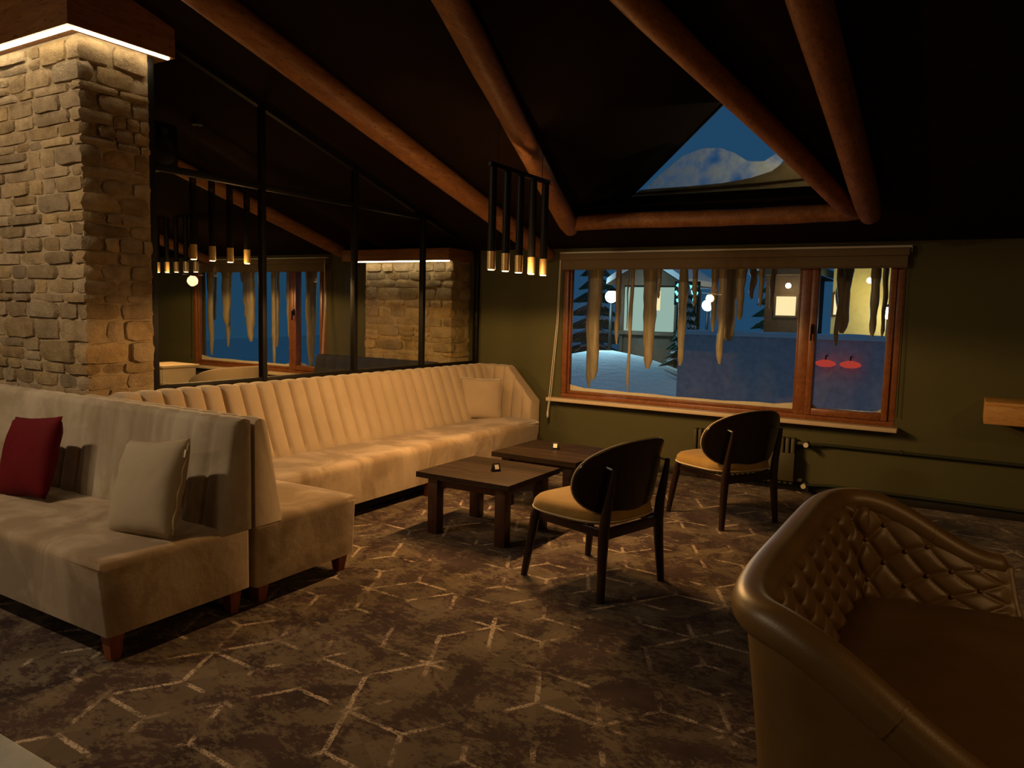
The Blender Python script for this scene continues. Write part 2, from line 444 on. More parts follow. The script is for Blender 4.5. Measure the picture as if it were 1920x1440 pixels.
# ---- window one
def window(name, label, W, mull_l, mull_r, ztop):
    x0, x1, z0, z1 = W
    w = thing(name, label, 'window', ((x0 + x1) / 2, YW, z0), kind='structure')
    ya, yb = YW + 0.0, YW + 0.085
    for nm, a in (('frame_rail', (x0, x1, ya, yb, z0, z0 + 0.045)), ('frame_rail', (x0, x1, ya, yb, z1 - 0.05, z1)),
                  ('frame_stile', (x0, x0 + 0.055, ya, yb, z0 + 0.045, z1 - 0.05)), ('frame_stile', (x1 - 0.055, x1, ya, yb, z0 + 0.045, z1 - 0.05)),
                  ('mullion', (mull_l, mull_l + 0.085, ya, yb, z0 + 0.045, z1 - 0.05))):
        box(nm, *a, M_FRAME, w, 0.006)
    # fixed pane: glazing bead, pane
    g0, g1 = x0 + 0.055, mull_l
    for a in ((g0, g1, ya + 0.03, yb, z0 + 0.045, z0 + 0.075), (g0, g0 + 0.02, ya + 0.03, yb, z0 + 0.075, z1 - 0.08), (g1 - 0.02, g1, ya + 0.03, yb, z0 + 0.075, z1 - 0.08), (g0, g1, ya + 0.03, yb, z1 - 0.08, z1 - 0.05)):
        box('glazing_bead', *a, M_FRAME, w, 0.004)
    box('pane', g0 + 0.02, g1 - 0.02, ya + 0.055, ya + 0.061, z0 + 0.075, z1 - 0.08, M_GLASS, w)
    # opening sash
    s0, s1 = mull_l + 0.085, x1 - 0.055
    sash = box('sash', s0, s0 + 0.055, ya - 0.015, yb, z0 + 0.045, z1 - 0.05, M_FRAME, w, 0.006)
    for a in ((s1 - 0.05, s1, ya - 0.015, yb, z0 + 0.045, z1 - 0.05), (s0 + 0.055, s1 - 0.05, ya - 0.015, yb, z0 + 0.045, z0 + 0.105), (s0 + 0.055, s1 - 0.05, ya - 0.015, yb, z1 - 0.11, z1 - 0.05)):
        box('sash_rail', *a, M_FRAME, w, 0.006)
    box('pane', s0 + 0.055, s1 - 0.05, ya + 0.04, ya + 0.046, z0 + 0.105, z1 - 0.11, M_GLASS, w)
    h = box('handle', s0 + 0.016, s0 + 0.036, ya - 0.035, ya - 0.015, 1.37, 1.45, M_BLACK, w, 0.004)
    box('lever', s0 + 0.018, s0 + 0.034, ya - 0.06, ya - 0.042, 1.31, 1.43, M_BLACK, h, 0.005)
    for a, b in ((g0 + 0.02, g1 - 0.02), (s0 + 0.055, s1 - 0.05)):
        n = 14; V = []
        for i in range(n + 1):
            u = i / n; x = a + (b - a) * u; hh = 0.028 + 0.016 * noise.noise(Vector((x * 3, 1.7, 0))) + 0.03 * math.exp(-min(u, 1 - u) * 26)
            V += [(x, ya + 0.068, z0 + 0.06), (x, ya + 0.068, z0 + 0.075 + hh), (x, ya + 0.16, z0 + 0.07 + hh * 0.7), (x, ya + 0.17, z0 + 0.05)]
        F = []
        for i in range(n):
            for k in range(4): F.append((i * 4 + k, i * 4 + (k + 1) % 4, i * 4 + 4 + (k + 1) % 4, i * 4 + 4 + k))
        F += [(0, 1, 2, 3), (n * 4 + 3, n * 4 + 2, n * 4 + 1, n * 4)]
        link('snow_strip', autosmooth(pydata('snow_strip', V, F), 60), M_FROST, w)
    box('sill', x0 - 0.10, x1 + 0.03, YW - 0.13, YW + 0.0, z0 - 0.03, z0 + 0.005, M_SILL, w, 0.004)
    return w
window('window_1', 'wide brown wooden window with a narrow opening sash at its right, icicles outside', WIN1, -1.255, None, 2.0)
window('window_3', 'brown wooden window of the neighbouring room seen through the glass partition', WIN3, -7.46, None, 2.0)

# ---- dormer window
dw = thing('window_2', 'triangular roof window with blue dusk sky and snow on the glass', 'window', (DX, 6.95, 2.6), kind='structure')
def tri(hw, zb, za): return [(DX - hw, zb), (DX + hw, zb), (DX, za)]
zb, za = 2.60, 3.415
prism('pane', [(DX - 0.90, 6.94, zb), (DX + 0.90, 6.94, zb), (DX, 6.94, za)], (0, 0.006, 0), M_GLASS, dw)
ring_tube('frame_bar', [(DX - 0.93, 6.90, zb - 0.005), (DX + 0.93, 6.90, zb - 0.005)], 0.018, M_BLACK, dw, 8)
for s in (-1, 1):
    ring_tube('frame_bar', [(DX + s * 0.92, 6.91, zb), (DX, 6.91, za - 0.01)], 0.012, M_BLACK, dw, 8)
snow = [(-0.90, 0.0), (0.90, 0.0), (0.545, 0.325), (0.52, 0.24), (0.42, 0.17), (0.25, 0.125), (0.0, 0.095), (-0.35, 0.085), (-0.62, 0.085), (-0.80, 0.08)]
prism('snow_drift', [(DX + x, 6.955, zb + z) for x, z in snow], (0, 0.05, 0), M_SNOWT, dw)
film = [(-0.80, 0.08), (0.0, 0.085), (0.42, 0.16), (0.53, 0.30), (0.50, 0.36), (0.44, 0.33), (0.34, 0.27), (0.20, 0.28), (0.08, 0.36), (-0.06, 0.42), (-0.22, 0.43), (-0.40, 0.38), (-0.62, 0.22)]
prism('ice_sheet', [(DX + x, 7.00, zb + z) for x, z in film], (0, 0.012, 0), M_FILM, dw)
ring_tube('snow_ridge', [(DX - 0.86, 6.965, zb + 0.045), (DX - 0.3, 6.966, zb + 0.05), (DX + 0.3, 6.966, zb + 0.062), (DX + 0.80, 6.965, zb + 0.085)], [0.012, 0.018, 0.018, 0.012], M_SNOWT, dw, 8)
fl = thing('added_snow_lamp', 'added unseen lamp outside, lighting the snow on the triangular roof window', 'lamp', (-1.0, 7.05, 2.62))  # added lamp, hidden from the camera, to light the dormer snow from behind
ring_tube('arm', [(-1.02, 7.04, 2.56), (-1.0, 7.45, 2.70), (-0.98, 7.82, 2.98)], 0.012, M_BLACK, fl, 8)
lathe('lamp_shade', [(0.015, 0.10), (0.07, 0.0), (0.066, 0.0), (0.012, 0.09)], M_BLACK, fl, 16, (-0.98, 7.82, 3.03))
lathe('bulb', [(0.008, -0.03), (0.03, -0.01), (0.03, 0.02), (0.01, 0.05)], M_GLOW, fl, 12, (-0.98, 7.82, 3.02))
L = bpy.data.lights.new('added_snow_bulb', 'POINT'); L.energy = 38.0; L.color = (1.0, 0.72, 0.32); L.shadow_soft_size = 0.04
lo = bpy.data.objects.new('added_snow_bulb', L); COL.objects.link(lo); lo.parent = fl; lo.location = (0.02, 0.77, 0.33)

# ---- logs
def log(label, a, b, ra, rb, wig=0.018, seed=0, group='log roof beams'):
    a, b = Vector(a), Vector(b); n = 26; pts = []; rad = []
    for i in range(n + 1):
        u = i / n; p = a.lerp(b, u)
        p += Vector((noise.noise(Vector((u * 2.2, seed, 0))), 0.4 * noise.noise(Vector((u * 2.2, seed, 5))), noise.noise(Vector((u * 2.2, seed, 9))))) * wig
        pts.append(p); rad.append((ra + (rb - ra) * u) * (1 + 0.07 * noise.noise(Vector((u * 7, seed + 3, 0)))) * (0.82 if i in (0, n) else 1))
    o = ring_tube('log_beam', [Vector((0, 0, 0))] and pts, rad, M_LOG, None, 14)
    c = pts[0].copy(); o.data.transform(Matrix.Translation(-c)); o.location = c
    return tag(o, label, 'beam', group)
def rl(x, y, off=0.075): return (x, y, roof(y) - off)
log('long log rafter sloping down past the left of the hanging lamp', rl(-3.70, 6.80), rl(-3.86, 0.3), 0.088, 0.105, seed=1)
log('log rafter forming the left edge of the triangular roof window recess', rl(-3.14, 6.20), rl(-2.20, 2.45), 0.080, 0.088, seed=2)
log('horizontal log lying under the triangular roof window', (-3.13, 6.13, roof(6.13) - 0.055), (-0.74, 6.13, roof(6.13) - 0.055), 0.068, 0.066, 0.012, seed=3)
log('log rafter forming the right edge of the triangular roof window recess', rl(-0.80, 6.05), rl(-1.80, 2.45), 0.070, 0.082, seed=4)
log('thick log rafter furthest to the right of the roof window', rl(-0.68, 6.15), rl(-0.82, 0.3), 0.088, 0.105, seed=5)
log('log rafter of the neighbouring room seen through the glass', rl(-6.3, 6.75), rl(-6.4, 0.3), 0.07, 0.08, seed=6)
log('log rafter deeper in the neighbouring room behind the glass', rl(-8.9, 6.75), rl(-8.9, 0.3), 0.07, 0.08, seed=7)

# ---- glass partition
XP = -4.56
part = thing('glass_partition', 'black metal framed glass partition behind the long beige sofa', 'partition', (XP, 4.9, 0))
PY = [3.03, 3.93, 4.92, 5.87, 6.82]
for i, y in enumerate(PY):
    w = 0.028 if i in (0,) else 0.020
    box('post', XP - 0.025, XP + 0.025, y - w, y + w, 0, roof(y) - 0.005, M_BLACK, part, 0.002)
for i in range(4):
    a, b = PY[i] + 0.02, PY[i + 1] - 0.02
    for z in (0.03, 0.93, 2.365):
        box('rail', XP - 0.02, XP + 0.02, a, b, z - 0.022, z + 0.022, M_BLACK, part, 0.002)
    prism('top_rail', [(XP - 0.02, a, roof(a) - 0.05), (XP - 0.02, b, roof(b) - 0.05), (XP - 0.02, b, roof(b)), (XP - 0.02, a, roof(a))], (0.04, 0, 0), M_BLACK, part)
    for z0, z1 in ((0.052, 0.908), (0.952, 2.343)):
        box('pane', XP - 0.004, XP + 0.004, a, b, z0, z1, M_PGLASS, part)
    prism('pane', [(XP - 0.004, a, 2.387), (XP - 0.004, b, 2.387), (XP - 0.004, b, roof(b) - 0.05), (XP - 0.004, a, roof(a) - 0.05)] if roof(b) - 0.05 > 2.40 else
          [(XP - 0.004, a, 2.387), (XP - 0.004, YW - (2.437 - 2.13) / 0.29, 2.387), (XP - 0.004, a, roof(a) - 0.05)], (0.008, 0, 0), M_PGLASS, part)

# ---- stone columns: every stone an object
def stone_me(seed):
    r = random.Random(seed)
    bm = bmesh.new(); bmesh.ops.create_cube(bm, size=1.0)
    bmesh.ops.subdivide_edges(bm, edges=bm.edges[:], cuts=2, use_grid_fill=True)
    for v in bm.verts:
        c = v.co
        ex = [abs(abs(c[i]) - 0.5) < 1e-4 for i in range(3)]
        k = sum(ex)
        pull = {1: 0.0, 2: 0.035, 3: 0.07}.get(k, 0)
        for i in range(3):
            if ex[i]: c[i] -= math.copysign(pull * r.uniform(0.5, 1.6), c[i])
            c[i] += r.uniform(-0.03, 0.03)
    me = bm_to('stone', bm); autosmooth(me, 32); me.materials.append(M_STONE)
    return me
STONES = [stone_me(s) for s in range(14)]
def stone(parent, c, size):
    o = bpy.data.objects.new('stone', RNG.choice(STONES)); COL.objects.link(o)
    o.parent = parent; o.location = Vector(c) - parent.location
    o.scale = size; o.rotation_euler = (RNG.uniform(-.03, .03), RNG.uniform(-.02, .02), RNG.uniform(-.03, .03))
    return o
def column(label, x0, x1, yf, yb, z0, z1, side):
    """front face at y=yf looking to -y from x0 to x1; side: True builds the face at x1"""
    c = thing('stone_column', label, 'column', ((x0 + x1) / 2, (yf + yb) / 2, 0))
    box('mortar_core', x0, x1 - 0.014, yf + 0.014, yb, 0, z1 + 0.02, M_MORTAR, c)
    z = z0; k = 0
    while z < z1 - 0.02:
        h = min(RNG.choice([0.052, 0.065, 0.078, 0.09, 0.10, 0.115, 0.135]), z1 - z)
        if z1 - z - h < 0.04: h = z1 - z
        g = 0.004
        x = x1
        if side:
            lx, ly = (RNG.uniform(0.20, 0.30), RNG.uniform(0.09, 0.15)) if k % 2 else (RNG.uniform(0.09, 0.14), RNG.uniform(0.20, 0.30))
            pr = RNG.uniform(0.0, 0.016)
            stone(c, (x1 + pr - lx / 2, yf - pr + ly / 2, z + h / 2), (lx, ly, h - g))
            x = x1 - lx - g; y = yf + ly + g
            while y < yb - 0.03:
                l = min(RNG.uniform(0.08, 0.24), yb - y)
                if yb - y - l < 0.05: l = yb - y
                pr = RNG.uniform(-0.008, 0.012)
                stone(c, (x1 + pr - 0.05, y + l / 2, z + h / 2), (0.10, l - g, h - g)); y += l
        while x > x0 + 0.03:
            l = min(RNG.uniform(0.13, 0.40), x - x0)
            if x - x0 - l < 0.06: l = x - x0
            if h > 0.1 and RNG.random() < 0.35:
                h1 = h * RNG.uniform(0.42, 0.58)
                for za, hh in ((z, h1), (z + h1, h - h1)):
                    pr = RNG.uniform(-0.008, 0.012)
                    stone(c, (x - l / 2, yf - pr + 0.05, za + hh / 2), (l - g, 0.10, hh - g))
            else:
                pr = RNG.uniform(-0.008, 0.014)
                stone(c, (x - l / 2, yf - pr + 0.05, z + h / 2), (l - g, 0.10, h - g))
            x -= l
        z += h; k += 1
    return c
column('tall rough stone column lit from above behind the left sofa', -5.75, -4.50, 2.56, 3.0, 0.80, 3.02, True)
column('stone column beyond the glass partition with a lit wooden lintel', -5.86, -4.66, 6.50, 6.84, 0.80, 1.99, True)

l1 = thing('lintel_beam', 'wooden lintel box with a glowing light strip above the near stone column', 'lintel', (-5.2, 2.8, 3.03))
prism('beam', [(-6.2, 2.46, 3.03), (-4.42, 2.46, 3.03), (-4.42, 2.46, 3.36), (-6.2, 2.46, 3.36)], (0, 0.67, 0), M_LINTEL, l1)
box('light_strip', -6.1, -4.45, 2.475, 2.505, 3.018, 3.03, M_LED, l1)
box('light_strip', -4.455, -4.435, 2.505, 3.10, 3.018, 3.03, M_LED, l1)
l2 = thing('lintel_beam', 'lit wooden lintel on the stone column beyond the glass', 'lintel', (-5.3, 6.6, 2.0))
box('beam', -6.10, -4.62, 6.38, 6.84, 2.0, 2.125, M_LINTEL, l2, 0.004)
box('light_strip', -5.95, -4.64, 6.40, 6.425, 1.99, 2.0, M_LED, l2)

# ------------------------------------------------------------------ hanging lamps
def pendant(label, loc, rz, watts, color, glow=0.45):
    t = thing('pendant_lamp', label, 'lamp', loc, rz, 'hanging lamps of five tubes')
    x, y, z = loc
    top = 0.66
    box('bar', -0.016, 0.016, -0.40, 0.40, top, top + 0.03, M_BLACK, t, 0.003, world=False)
    hang = []
    for s in (-0.30, 0.30):
        wy = y + s * cos(rz); hz = roof(wy) - z
        ring_tube('cable', [(0, s, top + 0.03), (0, s, hz)], 0.0025, M_BLACK, t, 6, world=False)
        hang.append(hz)
    cy = -0.30; lathe('canopy', [(0.045, 0), (0.05, 0.012), (0.05, 0.10)], M_BLACK, t, 16, (0, -0.30, hang[0] - 0.03), world=False)
    for k in range(5):
        yy = -0.354 + 0.177 * k
        tb = lathe('tube', [(0.027, 0.115), (0.027, top)], M_BLACK, t, 16, (0, yy, 0), world=False)
        lathe('brass_end', [(0.022, 0.004), (0.0275, 0.0), (0.0275, 0.118), (0.02, 0.120)], M_BRASS, tb, 20, (0, yy, 0), world=False)
        lathe('diffuser', [(0.005, -0.004), (0.0215, -0.004), (0.0215, 0.004), (0.005, 0.006)], M_GLOW, tb, 16, (0, yy, 0), world=False)
        if watts > 0:
            L = bpy.data.lights.new('pendant_bulb', 'SPOT'); L.energy = watts; L.color = color
            L.spot_size = radians(172); L.spot_blend = 0.12; L.shadow_soft_size = 0.03
            lo = bpy.data.objects.new('pendant_bulb', L); COL.objects.link(lo); lo.parent = t; lo.location = (0, yy, -0.02)
    if watts > 0:      # the little light the glowing diffusers throw sideways and up
        L = bpy.data.lights.new('diffuser_glow', 'POINT'); L.energy = watts * glow; L.color = color; L.shadow_soft_size = 0.05
        lo = bpy.data.objects.new('diffuser_glow', L); COL.objects.link(lo); lo.parent = t; lo.location = (0, 0.0885, -0.06)
    return t
pendant('black and brass hanging lamp of five tubes above the low tables', (-2.72, 4.585, 1.765), 0, PENDANT_W, WARM, 0.5)
pendant('nearer of two five-tube hanging lamps seen through the glass partition', (-5.42, 4.33, 1.85), 0, PENDANT_W * 0.45, WARM, 0.4)
pendant('farther of two five-tube hanging lamps seen through the glass partition', (-7.98, 5.62, 1.85), pi / 2, PENDANT_W * 0.5, WARM, 0.3)
pendant('five-tube hanging lamp over the table facing the left sofa', (-4.75, 0.25, 3.15), pi / 2, PENDANT_W * 0.85, SOFT, 1.1)
pendant('five-tube hanging lamp over the seats on the right side', (2.2, 2.1, 2.7), 0, PENDANT_W * 0.36, WARM, 0.3)
pendant('five-tube hanging lamp behind the viewer at the left', (-3.2, -1.7, 2.8), pi / 2, PENDANT_W * 0.16, SOFT, 2.2)
pendant('five-tube hanging lamp behind the viewer at the right', (0.7, -1.6, 2.5), pi / 2, PENDANT_W * 0.05, WARM, 1.0)

# ------------------------------------------------------------------ sofas
def channel_back(name, length, prof, nch, depth, m, parent, place, wfun, chamf=None):
    """prof: closed (d, z) polygon, d forward. place(u, d, z) -> world point. Channels bulge forward."""
    per = 8; n = nch * per; V = []; k = len(prof)
    for i in range(n + 1):
        s = (i % per) / per
        b = (abs(sin(pi * s)) ** 0.42) if per else 0
        u = length * i / n
        for (d, z) in prof:
            dd = d + depth * b * wfun(d, z)
            zz = z + depth * 0.35 * b * (1.0 if z > max(p[1] for p in prof) - 0.02 else 0)
            if chamf: zz = min(zz, chamf(u))
            V.append(place(u, dd, zz))
    F = []
    for i in range(n):
        for j in range(k):
            a = i * k + j; c = i * k + (j + 1) % k
            F.append((a, c, c + k, a + k))
    F.append(tuple(range(k - 1, -1, -1))); F.append(tuple(n * k + j for j in range(k)))
    bm = bmesh.new(); me = pydata(name, V, F); bm.from_mesh(me); me = bm_to(name, bm)
    autosmooth(me, 70)
    return link(name, me, m, parent)

def back_prof(d_bot, d_top, z0, zs, z1):
    """rear at d=0; front slopes from d_bot at seat zs to d_top at the top z1"""
    P = [(0.0, z0), (d_bot, z0)]
    for i in range(8):
        f = i / 7.0; P.append((d_bot + (d_top - d_bot) * f, zs + (z1 - 0.035 - zs) * f))
    P += [(d_top - 0.012, z1 - 0.012), (d_top - 0.04, z1), (0.03, z1), (0.005, z1 - 0.01), (0.0, z1 - 0.03)]
    return P

def seat_block(name, x0, x1, y0, y1, z0, z1, m, parent, front, tuck=0.03, bev=0.045):
    """soft seat; front names the side that leans in towards the floor: '-y', '+y', '+x'"""
    bm = bmesh.new(); bmesh.ops.create_cube(bm, size=1.0)
    for v in bm.verts:
        v.co = Vector(((x0 + x1) / 2 + v.co.x * (x1 - x0), (y0 + y1) / 2 + v.co.y * (y1 - y0), (z0 + z1) / 2 + v.co.z * (z1 - z0)))
        if v.co.z < (z0 + z1) / 2:
            if front == '-y' and v.co.y < (y0 + y1) / 2: v.co.y += tuck
            if front == '+y' and v.co.y > (y0 + y1) / 2: v.co.y -= tuck
            if front == '+x' and v.co.x > (x0 + x1) / 2: v.co.x -= tuck
    top = [e for e in bm.edges if all(v.co.z > (z0 + z1) / 2 for v in e.verts)]
    oth = [e for e in bm.edges if e not in top]
    bmesh.ops.bevel(bm, geom=top, offset=bev, segments=5, profile=0.55, affect='EDGES')
    bmesh.ops.bevel(bm, geom=[e for e in bm.edges if abs(e.verts[0].co.z - e.verts[1].co.z) > 0.1 and e.calc_face_angle(0) > 0.5], offset=0.018, segments=3, profile=0.5, affect='EDGES')
    # finer top for soft undulation
    longs = [e for e in bm.edges if e.calc_length() > 0.25]
    bmesh.ops.subdivide_edges(bm, edges=longs, cuts=5, use_grid_fill=True)
    for v in bm.verts:
        v.co += Vector((0, 0, 1)) * 0.006 * noise.noise(v.co * 4.0) if v.co.z > z1 - 0.01 else Vector((0, 0, 0))
    me = bm_to(name, bm); autosmooth(me, 60)
    return link(name, me, m, parent)

def taper_leg(x, y, z1, parent, r=0.035, lean=(0, 0), m=None):
    V = []
    for z, s, k in ((0, 0.62, 1), (z1, 1.0, 0)):
        for a, b in ((-1, -1), (1, -1), (1, 1), (-1, 1)):
            V.append((x + a * r * s + lean[0] * k, y + b * r * s + lean[1] * k, z))
    me = pydata('leg', V, [(3, 2, 1, 0), (4, 5, 6, 7), (0, 1, 5, 4), (1, 2, 6, 5), (2, 3, 7, 6), (3, 0, 4, 7)])
    return link('leg', me, m or M_LEGR, parent)

front_w = lambda d, z: 1.0 if (z > 0.40 and d > 0.06) else 0.0

# left sofa, back at y 2.45, looks towards -y
SX0, SX1 = -5.70, -2.93
s1 = thing('sofa', 'pale beige sofa at the left with a red cushion, facing the viewer', 'sofa', ((SX0 + SX1) / 2, 2.1, 0))
seat_block('seat', SX0, SX1, 1.69, 2.44, 0.12, 0.445, M_SEAT, s1, '-y', 0.03)
channel_back('backrest', SX1 - SX0, back_prof(0.165, 0.085, 0.41, 0.435, 0.955), 18, 0.016, M_BEIGE, s1, lambda u, d, z: (SX0 + u, 2.448 - d, z), front_w)
for x in (SX1 - 0.06, -4.3, SX0 + 0.1):
    for y in (1.775, 2.375): taper_leg(x, y, 0.125, s1, lean=(0.0, 0.0))
# corner sofa, back to back with it, looks towards +y
CX0, CX1 = -4.42, -2.93
s2 = thing('corner_sofa', 'beige corner sofa standing back to back with the left sofa', 'sofa', (-3.6, 2.8, 0))
seat_block('seat', -4.12, CX1, 2.475, 3.19, 0.10, 0.44, M_SEAT, s2, '+y', 0.02)
channel_back('backrest', CX1 - CX0, back_prof(0.165, 0.075, 0.41, 0.43, 0.945), 10, 0.018, M_BEIGE2, s2, lambda u, d, z: (CX0 + u, 2.472 + d, z), front_w)
channel_back('side_backrest', 0.72, back_prof(0.30, 0.12, 0.11, 0.42, 0.935), 5, 0.034, M_BEIGE2, s2, lambda u, d, z: (-4.43 + d, 2.64 + u, z), front_w)
for x, y in ((CX1 - 0.06, 3.11), (CX1 - 0.06, 2.545), (-3.9, 3.11), (-3.9, 2.545)): taper_leg(x, y, 0.105, s2)
# long sofa along the glass, looks towards +x
LY0, LY1 = 3.375, 6.70
s3 = thing('long_sofa', 'long beige channel-tufted sofa along the glass partition', 'sofa', (-4.0, 5.0, 0))
seat_block('seat', -4.12, -3.58, 3.205, 6.52, 0.115, 0.435, M_SEAT, s3, '+x', 0.035, 0.06)
channel_back('backrest', LY1 - LY0, back_prof(0.30, 0.12, 0.12, 0.42, 0.93), 23, 0.034, M_BEIGE2, s3, lambda u, d, z: (-4.43 + d, LY0 + u, z), front_w)
def chamf(u):     # return panel: cut corner towards the room
    x = -4.31 + u
    return 10.0 if x < -4.02 else 0.935 - (x + 4.02) * 1.05
pn = back_prof(0.17, 0.11, 0.12, 0.42, 0.935)
channel_back('return_panel', 0.61, pn, 5, 0.02, M_BEIGE2, s3, lambda u, d, z: (-4.31 + u, 6.72 - d, z), front_w, chamf)
box('plinth', -4.35, -3.72, 3.5, 6.5, 0.03, 0.12, M_BLACK, s3)
for x, y in ((-3.63, 4.79), (-3.63, 6.4), (-3.63, 3.4), (-4.3, 3.45), (-4.3, 4.79), (-4.3, 6.4)): taper_leg(x, y, 0.12, s3)

# ------------------------------------------------------------------ cushions
def cushion(label, loc, rot, w, h, t, m, zipper=False, seed=0):
    c = thing('cushion', label, 'cushion', (0, 0, 0))
    n = 17; V = []; idx = {}
    for side in (1, -1):
        for i in range(n):
            for j in range(n):
                u, v = -1 + 2 * i / (n - 1), -1 + 2 * j / (n - 1)
                edge = max(abs(u), abs(v)) > 0.999
                k = max(0.0, (1 - abs(u) ** 2.6)) ** 0.5 * max(0.0, (1 - abs(v) ** 2.6)) ** 0.5
                pin = 1 - 0.055 * (1 - u * u) * abs(v) ** 3 - 0.0
                pinu = 1 - 0.055 * (1 - v * v) * abs(u) ** 3
                wr = 0.010 * noise.noise(Vector((u * 2.5 + seed, v * 2.5, seed))) * (1 - k) + 0.006 * noise.noise(Vector((u * 5 + seed, v * 5, 2)))
                if edge and side == -1:
                    idx[(side, i, j)] = idx[(1, i, j)]; continue
                idx[(side, i, j)] = len(V)
                V.append((u * w / 2 * pinu, side * (k * t / 2 + 0.004) + wr if not edge else wr, v * h / 2 * pin))
    F = []
    for side in (1, -1):
        for i in range(n - 1):
            for j in range(n - 1):
                q = (idx[(side, i, j)], idx[(side, i + 1, j)], idx[(side, i + 1, j + 1)], idx[(side, i, j + 1)])
                F.append(q if side == -1 else q[::-1])
    me = pydata('cover', V, F)
    link('cover', me, m, c, True, False)
    if zipper:
        z = ring_tube('zipper', [(w / 2 * (0.985 - 0.05 * (1 - (v / 10) ** 2)), 0.004 * sin(v * 1.3), v / 10 * h / 2) for v in range(-9, 10)], 0.004, M_PIPE, c, 6, world=False)
        box('zip_pull', w / 2 - 0.015, w / 2 - 0.004, -0.012, -0.006, h * 0.30, h * 0.38, M_WHITE, z, 0.002, world=False)
    c.location = loc; c.rotation_euler = rot
    return c
cushion('dark red cushion leaning on the left sofa back', (-4.27, 2.105, 0.655), (radians(-17), radians(-5), radians(4)), 0.44, 0.44, 0.13, M_RED, seed=1)
cushion('pale beige zipped cushion leaning on the left sofa back', (-3.19, 2.085, 0.645), (radians(-20), radians(-6), radians(6)), 0.42, 0.46, 0.15, M_CUSH, True, seed=4)
cushion('beige velvet cushion in the far corner of the long sofa', (-4.10, 6.24, 0.62), (radians(-14), radians(3), radians(48)), 0.44, 0.43, 0.14, M_BEIGE2, seed=9)

# ------------------------------------------------------------------ low tables
def table(label, cx, cy, w=0.72, d=0.69, h=0.42):
    t = thing('coffee_table', label, 'table', (cx, cy, 0), 0, 'square low tables')
    nb = 6
    for i in range(nb):
        a = cy - d / 2 + d * i / nb
        box('plank', cx - w / 2, cx + w / 2, a, a + d / nb - 0.0008, h - 0.036, h, M_TABLE, t)
    for s in (-1, 1):
        box('apron', cx - w / 2 + 0.09, cx + w / 2 - 0.09, cy + s * (d / 2 - 0.10) - 0.012, cy + s * (d / 2 - 0.10) + 0.012, h - 0.10, h - 0.036, M_TLEG, t)
        box('apron', cx + s * (w / 2 - 0.10) - 0.012, cx + s * (w / 2 - 0.10) + 0.012, cy - d / 2 + 0.09, cy + d / 2 - 0.09, h - 0.10, h - 0.036, M_TLEG, t)
    for a in (-1, 1):
        for b in (-1, 1):
            x, y = cx + a * (w / 2 - 0.095), cy + b * (d / 2 - 0.095)
            box('leg', x - 0.038, x + 0.038, y - 0.038, y + 0.038, 0, h - 0.036, M_TLEG, t, 0.003)
    return t
table('near dark square low table beside the nearer round-backed chair', -2.725, 4.275)
table('far dark square low table in the sofa corner by the window wall', -2.715, 5.19)
def menu(label, x, y, z, rz):
    t = thing('menu_stand', label, 'menu stand', (x, y, z), rz, 'small tent stands on the tables')
    prism('tent', [(-0.028, -0.022, 0), (-0.028, 0.022, 0), (-0.028, 0, 0.055)], (0.056, 0, 0), M_BLACK, t, 0.001, False)
    n = Vector((0, -0.055, 0.022)).normalized(); 
    a = Vector((0, -0.022, 0)); b = Vector((0, 0, 0.055))
    p0 = a.lerp(b, 0.28) + n * 0.0015; p1 = a.lerp(b, 0.80) + n * 0.0015
    prism('card', [(-0.015, p0.y, p0.z), (0.015, p0.y, p0.z), (0.015, p1.y, p1.z), (-0.015, p1.y, p1.z)], n * 0.0008, M_WHITE, t, 0, False)
    return t
menu('small black tent stand on the near low table', -2.665, 4.26, 0.4205, radians(62))
menu('small black tent stand on the far low table', -2.727, 5.235, 0.4205, radians(18))

